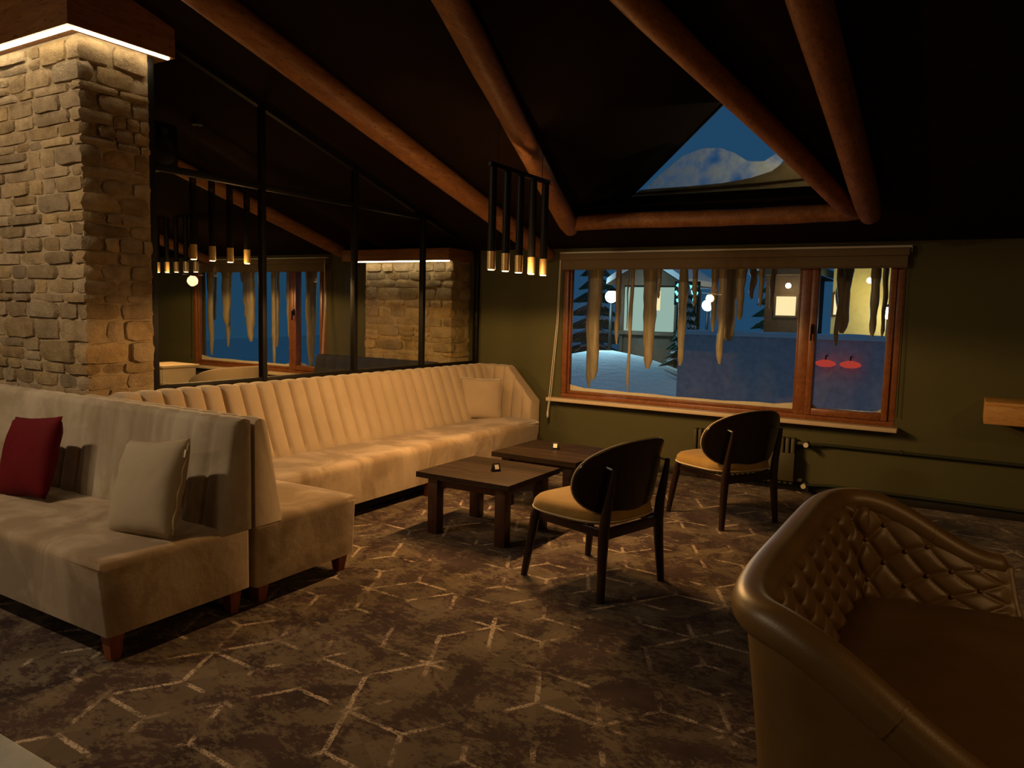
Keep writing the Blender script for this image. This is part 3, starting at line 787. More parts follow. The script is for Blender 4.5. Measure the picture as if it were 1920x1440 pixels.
# ------------------------------------------------------------------ round-backed chairs (face +x locally)
def chair():
    t = thing('lounge_chair', 'x', 'chair', (0, 0, 0), 0, 'round-backed lounge chairs')
    # seat: rounded shape
    def outline(a):
        c, s = cos(a), sin(a); e = 2 / 3.2
        x = math.copysign(abs(c) ** e, c) * 0.29; y = math.copysign(abs(s) ** e, s) * 0.295
        y *= 1 + 0.07 * (x / 0.275)
        return x + 0.015, y
    n = 40; V, F = [], []
    rings = [(0.55, 0.388), (0.93, 0.390), (0.985, 0.40), (1.0, 0.42), (0.985, 0.446), (0.93, 0.466), (0.8, 0.478), (0.5, 0.487), (0.2, 0.49)]
    for r, z in rings:
        for k in range(n):
            x, y = outline(2 * pi * k / n); V.append((x * r, y * r, z))
    for i in range(len(rings) - 1):
        for k in range(n):
            a = i * n + k; b = i * n + (k + 1) % n; F.append((a, b, b + n, a + n))
    F.append(tuple(range(n - 1, -1, -1))); F.append(tuple((len(rings) - 1) * n + k for k in range(n)))
    link('seat', pydata('seat', V, F), M_MUST, t, True)
    ring_tube('seat_piping', [(*[q * 1.004 for q in outline(2 * pi * k / 40)], 0.408) for k in range(41)], 0.005, M_PIPE, t, 6)
    # back shell
    def surf(s, h, off):
        x = -0.262 - 0.20 * (h - 0.43) + 1.15 * s * s * (1 - 0.4 * s * s) + off
        return Vector((x, s, h))
    def oval(r, a):
        c, s_ = cos(a), sin(a); e = 2 / 2.25
        return math.copysign(abs(c) ** e, c) * 0.365 * r, 0.632 + math.copysign(abs(s_) ** e, s_) * 0.212 * r
    def shellmesh(nm, offs, m, rim):
        V, F = [], []; rr = [0.0, 0.3, 0.6, 0.85, 0.96, 1.0]; n = 48
        lay = []
        for li, off in enumerate(offs):
            base = []
            for r in rr[1:]:
                for k in range(n):
                    s, h = oval(r, 2 * pi * k / n)
                    o = off if li == 0 else off * (1 - rim * max(0, (r - 0.6) / 0.4) ** 2)
                    base.append(len(V)); V.append(surf(s, h, o))
            cidx = len(V); V.append(surf(0, 0.632, off))
            lay.append((base, cidx))
        R_ = len(rr) - 1
        for li, (base, cidx) in enumerate(lay):
            for k in range(n):
                q = (cidx, base[k], base[(k + 1) % n]); F.append(q if li else q[::-1])
                for i in range(R_ - 1):
                    q = (base[i * n + k], base[(i + 1) * n + k], base[(i + 1) * n + (k + 1) % n], base[i * n + (k + 1) % n]); F.append(q if li else q[::-1])
        a, b = lay[0][0], lay[1][0]
        for k in range(n):
            F.append((a[(R_ - 1) * n + k], a[(R_ - 1) * n + (k + 1) % n], b[(R_ - 1) * n + (k + 1) % n], b[(R_ - 1) * n + k]))
        bm = bmesh.new(); me = pydata(nm, V, F); bm.from_mesh(me); me = bm_to(nm, bm); autosmooth(me, 60)
        return link(nm, me, m, t)
    shellmesh('back_shell', (0.0, 0.014), M_DARKW, 0.0)
    shellmesh('back_pad', (0.015, 0.050), M_MUST, 0.75)
    ring_tube('back_piping', [surf(*oval(1.0, 2 * pi * k / 48), 0.016) for k in range(49)], 0.005, M_PIPE, t, 6)
    # frame
    for s in (-1, 1):
        ring_tube('leg', [(0.285, s * 0.275, 0.0), (0.235, s * 0.245, 0.36), (0.225, s * 0.24, 0.392)], [0.019, 0.028, 0.026], M_DARKW, t, 10)
        ring_tube('leg', [(-0.275, s * 0.262, 0.0), (-0.262, s * 0.245, 0.22), (-0.258, s * 0.235, 0.36), (-0.268, s * 0.232, 0.47), (-0.292, s * 0.23, 0.60), (-0.310, s * 0.228, 0.71)], [0.020, 0.026, 0.029, 0.026, 0.020, 0.013], M_DARKW, t, 10)
        box('side_rail', -0.25, 0.23, s * 0.238 - 0.011, s * 0.238 + 0.011, 0.335, 0.383, M_DARKW, t, 0.004)
        ring_tube('bracket', [(-0.302, s * 0.228, 0.70), (-0.24, s * 0.228, 0.71)], 0.006, M_STEEL, t, 8)
    box('back_rail', -0.272, -0.25, -0.235, 0.235, 0.325, 0.383, M_DARKW, t, 0.004)
    box('front_rail', 0.21, 0.232, -0.235, 0.235, 0.335, 0.383, M_DARKW, t, 0.004)
    return t
ch = chair()
ch['label'] = 'nearer dark round-backed chair with a mustard seat beside the low tables'
ch.location = (-1.733, 3.843, 0); ch.rotation_euler = (0, 0, radians(180 - 16))
ch2 = copy_tree(ch)
ch2['label'] = 'farther dark round-backed chair with a mustard seat standing under the window'
ch2.location = (-1.492, 5.59, 0); ch2.rotation_euler = (0, 0, radians(180 - 31))

# ------------------------------------------------------------------ tufted leather tub sofa
def tub_sofa():
    t = thing('tub_sofa', 'brown leather button-tufted tub sofa in the right foreground', 'sofa', (-0.1, 2.58, 0))
    # plan path of the rim from the near arm end round the back to the far arm end
    cy = 2.58; hw = 0.80; xb = -0.44; xf = 0.18
    key = [(xf, cy - hw - 0.10), (0.05, cy - hw - 0.05), (-0.15, cy - hw - 0.015), (-0.31, cy - hw + 0.035), (-0.415, cy - hw + 0.13), (xb - 0.012, cy - 0.45), (xb - 0.015, cy), (xb - 0.012, cy + 0.45), (-0.415, cy + hw - 0.13), (-0.31, cy + hw - 0.035), (-0.15, cy + hw + 0.015), (0.05, cy + hw + 0.05), (xf, cy + hw + 0.10)]
    def cr(P, u):
        n = len(P) - 1; f = u * n; i = min(int(f), n - 1); f -= i
        p = [Vector(P[max(0, min(n, i + k))]) for k in (-1, 0, 1, 2)]
        return 0.5 * ((2 * p[1]) + (-p[0] + p[2]) * f + (2 * p[0] - 5 * p[1] + 4 * p[2] - p[3]) * f * f + (-p[0] + 3 * p[1] - 3 * p[2] + p[3]) * f ** 3)
    raw = [cr(key, i / 400) for i in range(401)]
    L = [0]
    for a, b in zip(raw, raw[1:]): L.append(L[-1] + (b - a).length)
    N = 168; pts = []
    for i in range(N + 1):
        s = L[-1] * i / N
        j = max(k for k in range(401) if L[k] <= s + 1e-9); j = min(j, 399)
        f = (s - L[j]) / max(1e-9, L[j + 1] - L[j]); pts.append(raw[j].lerp(raw[j + 1], f))
    tot = L[-1]
    def frame(i):
        tg = (pts[min(i + 1, N)] - pts[max(i - 1, 0)]).normalized()
        return pts[i], Vector((tg.y, -tg.x))     # outward normal: left when going from near arm to back ... fixed below
    def ztop(p):
        x = p.x
        f = max(0.0, min(1.0, (x + 0.36) / 0.54)); f = f * f * (3 - 2 * f)
        return 0.80 - 0.215 * f
    R = 0.048
    def pos(i, off, z):
        p, nrm = frame(i)
        c = Vector((0.0, cy))
        if nrm.dot(p - c) < 0: nrm = -nrm
        q = p + nrm * off
        return Vector((q.x, q.y, z))
    # outer shell
    NV = 8; V = []
    for i in range(N + 1):
        zt = ztop(pts[i])
        for j in range(NV + 1):
            f = j / NV; z = 0.09 + (zt - R * 0.6 - 0.09) * f
            V.append(pos(i, -0.055 + 0.075 * f ** 1.3, z))
        for j in range(NV, -1, -1):
            f = j / NV; z = 0.09 + (zt - R * 0.6 - 0.09) * f
            V.append(pos(i, -0.055 + 0.075 * f ** 1.3 - 0.03, z))
    k = 2 * NV + 2; F = []
    for i in range(N):
        for j in range(k):
            F.append((i * k + j, i * k + (j + 1) % k, (i + 1) * k + (j + 1) % k, (i + 1) * k + j))
    F += [tuple(range(k)), tuple(N * k + j for j in range(k))]
    bm = bmesh.new(); me = pydata('outer_shell', V, F); bm.from_mesh(me); me = bm_to('outer_shell', bm)
    link('outer_shell', autosmooth(me, 50), M_LEATH, t)
    # rim roll
    rp_ = []; rr = []
    for i in range(N + 1):
        p = pos(i, 0.0, ztop(pts[i]) - R * 0.75); rp_.append(p); rr.append(R * (1.0 + 0.14 * max(0.0, sin(pi * i / N))) * (0.8 if i in (0, N) else 1))
    ring_tube('rim_roll', rp_, rr, M_LEATH, t, 16)
    for i in (17, N - 17):
        q = ring_tube('rim_seam', [pos(i, 0, 0.5), pos(i, 0, 0.5)][:0] or [rp_[i] + (rp_[i + 1] - rp_[i]).normalized() * e for e in (-0.004, 0.004)], R * 1.075, M_LEATH, t, 20)
    # tufted inner face
    du = 0.085; dv = 0.080; zs = 0.40
    ni = N * 3; NVI = 36; V = []; btn = []
    def inner(s, f):
        """s along, f 0 (seat) .. 1 (under the rim)"""
        x = s / tot * N; i = min(int(x), N - 1); fr = x - i
        zt = ztop(pts[i].lerp(pts[i + 1], fr)) - R * 0.5
        z = zs + (zt - zs) * f
        off = -0.135 + 0.10 * f ** 0.8
        a = pos(i, off, z); b = pos(i + 1, off, z)
        p = a.lerp(b, fr); a0 = pos(i, off - 0.1, z); b0 = pos(i + 1, off - 0.1, z)
        return p, (a0.lerp(b0, fr) - p).normalized(), z
    for i in range(ni + 1):
        s = tot * i / ni
        for j in range(NVI + 1):
            f = j / NVI
            p, nin, z = inner(s, f)
            hv = (0.80 - zs) * f
            a = s / du; b = hv / dv
            g1 = a + b; g2 = a - b         # diagonal folds
            d1 = abs(g1 / 2 - round(g1 / 2)) * 2; d2 = abs(g2 / 2 - round(g2 / 2)) * 2
            puff = (1 - math.exp(-d1 * 5.0)) * (1 - math.exp(-d2 * 5.0))
            edge = min(1.0, f / 0.05) * min(1.0, (1 - f) / (0.10 if p.x < -0.3 else 0.3))
            arm = max(0.0, min(1.0, (p.x + 0.36) / 0.14))
            ends = min(1.0, min(s, tot - s) / 0.05)
            V.append(p + nin * (0.036 * puff * edge * ends * (1 - 0.68 * arm)))
    F = grid_faces(ni + 1, NVI + 1)
    me = pydata('tufted_inner_back', V, F); 
    for p in me.polygons: p.use_smooth = True
    link('tufted_inner_back', me, M_LEATH, t)
    for i, s_ in ((0, 0.0), (N, tot)):       # padded fronts of the two arms
        zt = ztop(pts[i]); q = [pos(i, -0.055 + 0.075 * f ** 1.3, 0.09 + (zt - R * 0.6 - 0.09) * f) for f in (0, .2, .4, .6, .8, 1)]
        inn = [inner(s_, f)[0] for f in (1, .8, .6, .4, .2, 0)]
        inn.append(Vector((inn[-1].x, inn[-1].y, 0.09)))
        fw = (pos(i, 0, 0) - pos(1 if i == 0 else N - 1, 0, 0)).normalized()
        prism('arm_front', [v - fw * 0.004 for v in q + inn], fw * 0.026, M_LEATH, t, 0.006)
    bme = None
    ia = 0
    a = 0
    while a * du < tot:
        for b in range(0, 6):
            if (a + b) % 2: continue
            s = a * du; f = b * dv / (0.80 - zs)
            if not (0.04 < f < 0.95) or s < 0.08 or s > tot - 0.08: continue
            p, nin, z = inner(s, f)
            if bme is None:
                bm = bmesh.new(); bmesh.ops.create_uvsphere(bm, u_segments=8, v_segments=5, radius=0.010)
                bme = bm_to('button', bm); autosmooth(bme, 80); bme.materials.append(M_LEATH)
            o = bpy.data.objects.new('button', bme); COL.objects.link(o); o.parent = t
            o.location = p + nin * 0.004 - t.location
        a += 1
    # seat cushion following the plan
    P2 = [pos(i, -0.125, 0.0) for i in range(0, N + 1, 6)]
    P2 = [p for p in P2 if p.x < xf - 0.01]
    poly = [(p.x, p.y) for p in P2] + [(xf + 0.17, P2[-1].y), (xf + 0.20, cy), (xf + 0.17, P2[0].y)]
    bm = bmesh.new()
    prev = None; rings = []
    cx_, cy_ = -0.02, cy
    for sc_, z in ((1.0, 0.16), (1.0, 0.385), (0.985, 0.405), (0.95, 0.42), (0.6, 0.432), (0.2, 0.436)):
        rings.append([bm.verts.new((cx_ + (x - cx_) * sc_, cy_ + (y - cy_) * sc_, z)) for x, y in poly])
    for A, B in zip(rings, rings[1:]):
        for q in range(len(poly)):
            bm.faces.new((A[q], A[(q + 1) % len(poly)], B[(q + 1) % len(poly)], B[q]))
    bm.faces.new(rings[-1]); bm.faces.new(rings[0][::-1])
    link('seat_cushion', autosmooth(bm_to('seat_cushion', bm), 50), M_LEATH, t)
    for x, y in ((-0.36, cy - 0.6), (-0.36, cy + 0.6), (0.22, cy - 0.72), (0.22, cy + 0.72)):
        lathe('leg', [(0.016, 0), (0.026, 0.10)], M_DARKW, t, 10, (x, y, 0))
    return t
tub_sofa()

# ------------------------------------------------------------------ foreground table corner
ft = thing('side_table', 'grey polished table top corner at the lower left edge', 'table', (-1.95, 0.55, 0))
box('table_top', -2.45, -1.45, 0.25, 0.868, 0.425, 0.45, M_STEEL, ft, 0.004)
lathe('pedestal', [(0.22, 0), (0.22, 0.015), (0.04, 0.03), (0.035, 0.425)], M_BLACK, ft, 20, (-1.95, 0.56, 0))

# ------------------------------------------------------------------ wall items by the window
def blind(label, x0, x1, cs):
    """x0..x1 head rail; cs: side of the pull cord, -1 left or +1 right"""
    bl = thing('roller_blind', label, 'blind', ((x0 + x1) / 2, YW, 2.0))
    xc, xo = (x0, x1) if cs < 0 else (x1, x0)
    box('head_rail', x0, x1, YW - 0.05, YW - 0.001, 2.075, 2.094, M_WHITE, bl, 0.002)
    box('end_cap', min(xo, xo + cs * 0.007), max(xo, xo + cs * 0.007), YW - 0.05, YW - 0.001, 2.04, 2.075, M_WHITE, bl)
    box('cassette', x0 + 0.012, x1 - 0.012, YW - 0.075, YW - 0.001, 2.012, 2.075, M_BLIND, bl, 0.008)
    box('fabric', x0 + 0.03, x1 - 0.025, YW - 0.062, YW - 0.046, 1.925, 2.012, M_BLIND, bl, 0.004)
    box('bottom_bar', x0 + 0.03, x1 - 0.025, YW - 0.066, YW - 0.042, 1.915, 1.925, M_BLIND, bl, 0.003)
    cd = ring_tube('cord', [(xc - cs * 0.012, YW - 0.06, 2.06), (xc, YW - 0.07, 1.4), (xc + cs * 0.025, YW - 0.135, 0.70), (xc + cs * 0.04, YW - 0.14, 0.50)], 0.0035, M_WHITE, bl, 6)
    ring_tube('cord', [(xc - cs * 0.02, YW - 0.06, 2.06), (xc - cs * 0.015, YW - 0.07, 1.4), (xc + cs * 0.005, YW - 0.135, 0.70), (xc + cs * 0.03, YW - 0.14, 0.50)], 0.0035, M_WHITE, bl, 6)
    lathe('cord_weight', [(0.004, 0.0), (0.011, 0.015), (0.011, 0.05), (0.006, 0.075)], M_WHITE, cd, 10, (xc + cs * 0.036, YW - 0.14, 0.43))
    ring_tube('side_chain', [(xo + cs * 0.032, YW - 0.03, 1.9), (xo + cs * 0.022, YW - 0.03, 0.72)], 0.003, M_BLACK, bl, 6)
blind('rolled-up taupe roller blind with a white cord over the wide window', -3.56, -0.43, -1)
blind('rolled-up roller blind over the window beyond the glass partition', -9.40, -6.76, 1)

rad = thing('radiator', 'dark painted ribbed radiator under the window behind the far chair', 'radiator', (-1.66, YW - 0.07, 0))
rme = None
for i in range(20):
    x = -2.08 + i * 0.045
    if rme is None:
        rme = box_me('rib', -0.017, 0.017, -0.045, 0.045, 0.0, 0.40, 0.008); rme.materials.append(M_RAD)
    o = bpy.data.objects.new('rib', rme); COL.objects.link(o); o.parent = rad; o.location = (x + 1.66, 0, 0.07)
for z in (0.11, 0.43): ring_tube('manifold', [(-2.10, YW - 0.07, z), (-1.14, YW - 0.07, z)], 0.018, M_RAD, rad, 10)
box('cover_plate', -1.42, -1.20, YW - 0.135, YW - 0.125, 0.10, 0.345, M_RAD, rad, 0.006)
for z in (0.43, 0.075):
    v = lathe('valve', [(0.014, 0), (0.014, 0.05)], M_PIPEG, rad, 10, (-1.115, YW - 0.07, z - 0.025))
    o = ring_tube('valve_knob', [(-1.115, YW - 0.10, z), (-1.115, YW - 0.145, z)], [0.018, 0.021], M_WHITE, v, 12)
hp = thing('heating_pipe', 'dark green heating pipe running along the right wall', 'pipe', (0, YW - 0.04, 0.43))
ring_tube('pipe', [(-1.10, YW - 0.07, 0.43), (-0.95, YW - 0.035, 0.432), (4.15, YW - 0.035, 0.438)], 0.014, M_PIPEG, hp, 10)
for x in (-0.4, 0.7): ring_tube('clip', [(x - 0.012, YW - 0.035, 0.436), (x + 0.012, YW - 0.035, 0.436)], 0.019, M_PIPEG, hp, 10)
hp2 = thing('return_pipe', 'lower dark heating pipe near the floor of the right wall', 'pipe', (0, YW - 0.04, 0.08))
ring_tube('pipe', [(-1.10, YW - 0.07, 0.075), (-0.95, YW - 0.037, 0.085), (4.15, YW - 0.037, 0.09)], 0.014, M_PIPEG, hp2, 10)

sh = thing('wooden_box_shelf', 'honey-coloured wooden box shelf on the wall at the right edge', 'shelf', (0.6, 6.6, 0.75))
box('top_board', 0.135, 1.2, 6.42, YW, 0.905, 0.93, M_PINE, sh, 0.003)
box('front_board', 0.135, 1.2, 6.42, 6.445, 0.77, 0.905, M_PINE, sh, 0.003)
box('end_board', 0.135, 0.16, 6.445, YW, 0.77, 0.905, M_PINE, sh, 0.003)
box('bottom_board', 0.16, 1.2, 6.445, YW, 0.77, 0.79, M_PINE, sh, 0.002)

# ------------------------------------------------------------------ neighbouring room
nv = thing('dark_sofa', 'navy dark sofa below the stone column beyond the glass', 'sofa', (-5.5, 6.1, 0))
seat_block('seat', -6.4, -4.72, 5.60, 6.35, 0.12, 0.44, M_NAVY, nv, '-y', 0.03)
channel_back('backrest', 1.68, back_prof(0.2, 0.1, 0.13, 0.42, 0.945), 10, 0.012, M_NAVY, nv, lambda u, d, z: (-6.4 + u, 6.38 - d, z), front_w)
for x in (-6.3, -4.82):
    for y in (5.68, 6.30): taper_leg(x, y, 0.125, nv)
ac = thing('tub_chair', 'tan tub chair beyond the glass in front of the other window', 'chair', (-6.75, 5.35, 0))
V = []; n = 28
for i in range(n + 1):
    a = radians(-105 + 210 * i / n); c, s = cos(a), sin(a)
    zt = 0.845 - 0.15 * (abs(i / n - 0.5) * 2) ** 3
    for r, z in ((0.34, 0.36), (0.37, 0.6), (0.40, zt - 0.03), (0.40, zt), (0.37, zt + 0.012), (0.34, zt), (0.335, zt - 0.03), (0.30, 0.6), (0.28, 0.36)):
        V.append((-6.75 + r * c, 5.35 + r * s * 1.05, z))
F = grid_faces(n + 1, 9)
F += [tuple(range(9)), tuple(n * 9 + j for j in range(9))] + [(i * 9 + 8, (i + 1) * 9 + 8, (i + 1) * 9, i * 9) for i in range(n)]
bm = bmesh.new(); me = pydata('back_shell', V, F); bm.from_mesh(me); me = bm_to('back_shell', bm); autosmooth(me, 60)
link('back_shell', me, M_BEIGE2, ac)
lathe('seat', [(0.26, 0.30), (0.31, 0.33), (0.31, 0.42), (0.27, 0.455), (0.1, 0.46)], M_BEIGE2, ac, 24, (-6.75, 5.35, 0))
for a in (45, 135, 225, 315):
    c, s = cos(radians(a)), sin(radians(a))
    ring_tube('leg', [(-6.75 + 0.27 * c, 5.35 + 0.27 * s, 0), (-6.75 + 0.21 * c, 5.35 + 0.21 * s, 0.31)], [0.013, 0.02], M_DARKW, ac, 8)
cb = thing('white_cabinet', 'small cream cabinet with a drawer beyond the glass', 'cabinet', (-8.05, 5.5, 0))
box('body', -8.30, -7.83, 5.32, 5.75, 0.0, 0.745, M_SILL, cb, 0.004)
box('top', -8.33, -7.80, 5.29, 5.78, 0.745, 0.775, M_SILL, cb, 0.004)
d1 = box('drawer', -8.28, -7.85, 5.305, 5.32, 0.57, 0.73, M_SILL, cb, 0.003)
box('handle', -8.12, -8.0, 5.285, 5.305, 0.645, 0.66, M_BLACK, d1, 0.003)
d2 = box('door', -8.28, -7.85, 5.305, 5.32, 0.08, 0.56, M_SILL, cb, 0.003)
box('handle', -7.92, -7.905, 5.285, 5.305, 0.30, 0.42, M_BLACK, d2, 0.003)
sp = thing('loudspeaker', 'black loudspeaker hanging under the ceiling beyond the glass', 'loudspeaker', (-5.5, 3.67, 2.69))
box('cabinet', -5.66, -5.34, 3.55, 3.80, 2.52, 2.86, M_BLACK, sp, 0.02)
ring_tube('woofer', [(-5.34, 3.675, 2.64), (-5.325, 3.675, 2.64)], [0.10, 0.09], M_NAVY, sp, 24)
ring_tube('tweeter', [(-5.34, 3.675, 2.79), (-5.328, 3.675, 2.79)], [0.03, 0.025], M_NAVY, sp, 16)
ring_tube('bracket', [(-5.5, 3.675, 2.86), (-5.5, 3.675, roof(3.675))], 0.012, M_BLACK, sp, 8)

# ------------------------------------------------------------------ outdoors
GZ = -0.55
def hill(x, y):
    z = GZ + 0.06 * noise.noise(Vector((x * 0.25, y * 0.25, 0))) + 0.02 * noise.noise(Vector((x * 0.9, y * 0.9, 3)))
    z += 1.15 * math.exp(-(((x + 7.6) / 2.6) ** 2 + ((y - 17.0) / 2.4) ** 2))
    z += 0.8 * math.exp(-(((x + 1.9) / 2.2) ** 2 + ((y - 18.5) / 1.8) ** 2))
    z += 0.02 * max(0, y - 20)
    return z
V = []; nx, ny = 90, 70
for i in range(nx + 1):
    for j in range(ny + 1):
        x = -34 + 52 * i / nx; y = 7.1 + 45 * (j / ny) ** 1.35; V.append((x, y, hill(x, y)))
me = pydata('snow_ground', V, grid_faces(nx + 1, ny + 1))
def ground_mat():
    t = NT('snow_with_painted_shade'); P = t.pos()
    sx = t.n('ShaderNodeSeparateXYZ'); t.l(P, sx.inputs[0])
    e = t.math('ADD', sx.outputs[1], t.math('MULTIPLY', t.noise(P, 0.6, 4), 5.0))
    f = t.smooth(e, 15.2, 17.2)  # ground nearer the house coloured darker to stand in for shade on snow
    t.principled(t.mix(f, (0.40, 0.43, 0.47), (0.70, 0.75, 0.80)), 0.85, 0, t.bump(t.noise(P, 6, 4), 0.4, 0.05), spec=0.2)
    return t.m
M_GROUND = ground_mat()
tag(link('snow_ground', me, M_GROUND, None, True), 'snowy ground outside the windows, with painted shade near the house', 'snow', kind='structure')

ICE1 = [(-3.442, 0.081, 0.706), (-3.328, 0.129, 0.804), (-3.137, 0.054, 1.177), (-3.077, 0.041, 1.306), (-3.029, 0.014, 1.34), (-2.931, 0.035, 0.7), (-2.789, 0.12, 0.944), (-2.448, 0.076, 0.997), (-2.286, 0.047, 1.583), (-2.136, 0.062, 1.345), (-1.985, 0.127, 1.259), (-2.012, 0.072, 1.043), (-1.847, 0.069, 1.466), (-1.666, 0.043, 1.594), (-1.595, 0.043, 1.542), (-0.979, 0.105, 1.372), (-0.994, 0.044, 1.263), (-0.713, 0.063, 1.35), (-0.651, 0.037, 1.352), (-0.584, 0.025, 1.318), (-2.647, 0.039, 1.655), (-1.779, 0.059, 1.667)]
ICE3 = [(-9.549, 0.10, 1.251), (-9.397, 0.10, 0.75), (-9.248, 0.11, 0.874), (-9.051, 0.15, 1.189), (-8.795, 0.19, 1.272), (-8.55, 0.15, 0.981), (-8.227, 0.106, 0.921), (-8.087, 0.073, 0.634), (-7.965, 0.103, 1.006), (-7.387, 0.147, 0.676)]
ORD = ['first', 'second', 'third', 'fourth', 'fifth', 'sixth', 'seventh', 'eighth', 'ninth', 'tenth', 'eleventh', 'twelfth', 'thirteenth', 'fourteenth', 'fifteenth', 'sixteenth', 'seventeenth', 'eighteenth', 'nineteenth', 'twentieth', 'twenty-first', 'twenty-second', 'twenty-third', 'twenty-fourth', 'twenty-fifth', 'twenty-sixth']
def icicle(label, group, x, w, zb, y, seed):
    zt = roof(7.25) + 0.02; n = 12; pts = []; rad = []
    for i in range(n + 1):
        u = i / n; z = zt + (zb - zt) * u
        pts.append(Vector((x + 0.018 * noise.noise(Vector((u * 3, seed, 0))), y + 0.012 * noise.noise(Vector((u * 3, seed, 7))), z)))
        prof = 1.35 - 0.55 * u if u < 0.6 else 1.02 - (u - 0.6) * 0.75
        if i == n: prof *= 0.45
        rad.append(max(0.006, w / 2 * prof * (1 + 0.32 * noise.noise(Vector((u * 7, seed * 1.7, 3))))))
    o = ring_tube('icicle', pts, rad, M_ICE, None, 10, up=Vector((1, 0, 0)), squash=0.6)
    c = pts[0].copy(); o.data.transform(Matrix.Translation(-c)); o.location = c
    tag(o, label, 'icicle', group)
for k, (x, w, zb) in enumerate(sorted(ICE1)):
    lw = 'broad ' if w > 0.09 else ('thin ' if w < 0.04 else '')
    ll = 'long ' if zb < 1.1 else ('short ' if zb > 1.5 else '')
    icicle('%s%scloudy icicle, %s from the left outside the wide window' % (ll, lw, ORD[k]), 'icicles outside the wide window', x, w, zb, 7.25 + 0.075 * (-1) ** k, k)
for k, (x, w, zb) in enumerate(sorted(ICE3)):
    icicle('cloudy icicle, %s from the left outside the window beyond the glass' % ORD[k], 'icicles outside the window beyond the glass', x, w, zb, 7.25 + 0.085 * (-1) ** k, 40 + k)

M_DWALL = plain('outdoor_timber', (0.10, 0.06, 0.035), 0.8, var=0.2)
M_YWALL = plain('outdoor_plaster', (0.55, 0.46, 0.20), 0.9, var=0.1)
M_LITWIN = emit('lit_window', (1.0, 0.80, 0.42), 1.1)
M_LITPALE = emit('pale_lit_window', (0.62, 0.92, 0.80), 0.5)
M_LAMPW = emit('street_lamp_glow', (1.0, 0.93, 0.75), 14.0)
M_LAMPB = emit('cold_lamp_glow', (0.65, 0.85, 1.0), 14.0)
M_NEON = emit('turquoise_neon', (0.12, 0.85, 0.95), 3.0)
M_TAIL = emit('red_tail_lamp', (1.0, 0.10, 0.07), 0.4)
M_FIR = plain('fir_needles', (0.05, 0.09, 0.05), 0.9, var=0.3)
M_CARP = plain('snowy_dark_car_paint', (0.03, 0.04, 0.06), 0.3, 0.2, var=0.1, bump=0)

def street_lamp(label, x, y, z, m, color, power, r=0.16):
    t = thing('street_lamp', label, 'street lamp', (x, y, hill(x, y)))
    ring_tube('pole', [(x, y, hill(x, y)), (x, y, z - r)], [0.06, 0.04], M_BLACK, t, 8)
    bm = bmesh.new(); bmesh.ops.create_uvsphere(bm, u_segments=14, v_segments=9, radius=r)
    bmesh.ops.translate(bm, verts=bm.verts, vec=(x, y, z)); link('globe', bm_to('globe', bm), m, t, True)
    lathe('cap', [(r * 0.9, 0), (0.03, 0.08)], M_BLACK, t, 12, (x, y, z + r * 0.85))
    L = bpy.data.lights.new('street_bulb', 'POINT'); L.energy = power; L.color = color; L.shadow_soft_size = r
    lo = bpy.data.objects.new('street_bulb', L); COL.objects.link(lo); lo.parent = t; lo.location = (0.0, -0.5, z - hill(x, y) - 0.35)
street_lamp('warm white street lamp over the snow bank at the left of the window', -7.9, 18.0, 1.92, M_LAMPW, (0.45, 0.85, 1.0), 130)
street_lamp('cold blue-white lamp seen through the middle of the wide window', -7.2, 24.0, 1.82, M_LAMPB, (0.40, 0.65, 1.0), 60, 0.18)
street_lamp('white lamp at the far right edge of the window view', -1.66, 20.0, 1.67, M_LAMPW, (1.0, 0.85, 0.45), 30, 0.15)

# kiosk with lit panes
ks = thing('garden_kiosk', 'timber kiosk with lit panes outside the wide window', 'kiosk', (-7.0, 19.0, hill(-7.0, 19)))
kx0, kx1, ky0, ky1 = -8.0, -6.5, 19.0, 21.0
for x in (kx0, -7.25, kx1): box('post', x - 0.05, x + 0.05, ky0 - 0.05, ky0 + 0.05, -0.4, 2.25, M_DWALL, ks)
box('plinth', kx0, kx1, ky0, ky1, -0.5, 0.95, M_DWALL, ks); box('counter', kx0 - 0.1, kx1 + 0.1, ky0 - 0.2, ky1, 0.95, 1.05, M_DWALL, ks)
box('pane', kx0 + 0.05, -7.30, ky0, ky0 + 0.02, 1.05, 2.2, M_LITPALE, ks); box('pane', -7.20, kx1 - 0.05, ky0, ky0 + 0.02, 1.05, 2.2, M_LITPALE, ks)
box('sign_light', -7.15, -6.95, ky0 - 0.03, ky0 - 0.01, 1.6, 2.1, M_LITWIN, ks)
box('rear_wall', kx0, kx1, ky1 - 0.1, ky1, 0.95, 2.2, M_DWALL, ks)
prism('roof', [(kx0 - 0.3, ky0 - 0.4, 2.25), (kx1 + 0.3, ky0 - 0.4, 2.25), ((kx0 + kx1) / 2, ky0 - 0.4, 2.9)], (0, 2.9, 0), M_DWALL, ks)
prism('roof_snow', [(kx0 - 0.32, ky0 - 0.42, 2.27), (-7.25, ky0 - 0.42, 2.92), (kx1 + 0.32, ky0 - 0.42, 2.27), (kx1 + 0.3, ky0 - 0.42, 2.42), (-7.25, ky0 - 0.42, 3.12), (kx0 - 0.3, ky0 - 0.42, 2.42)], (0, 2.92, 0), M_SNOW, ks)
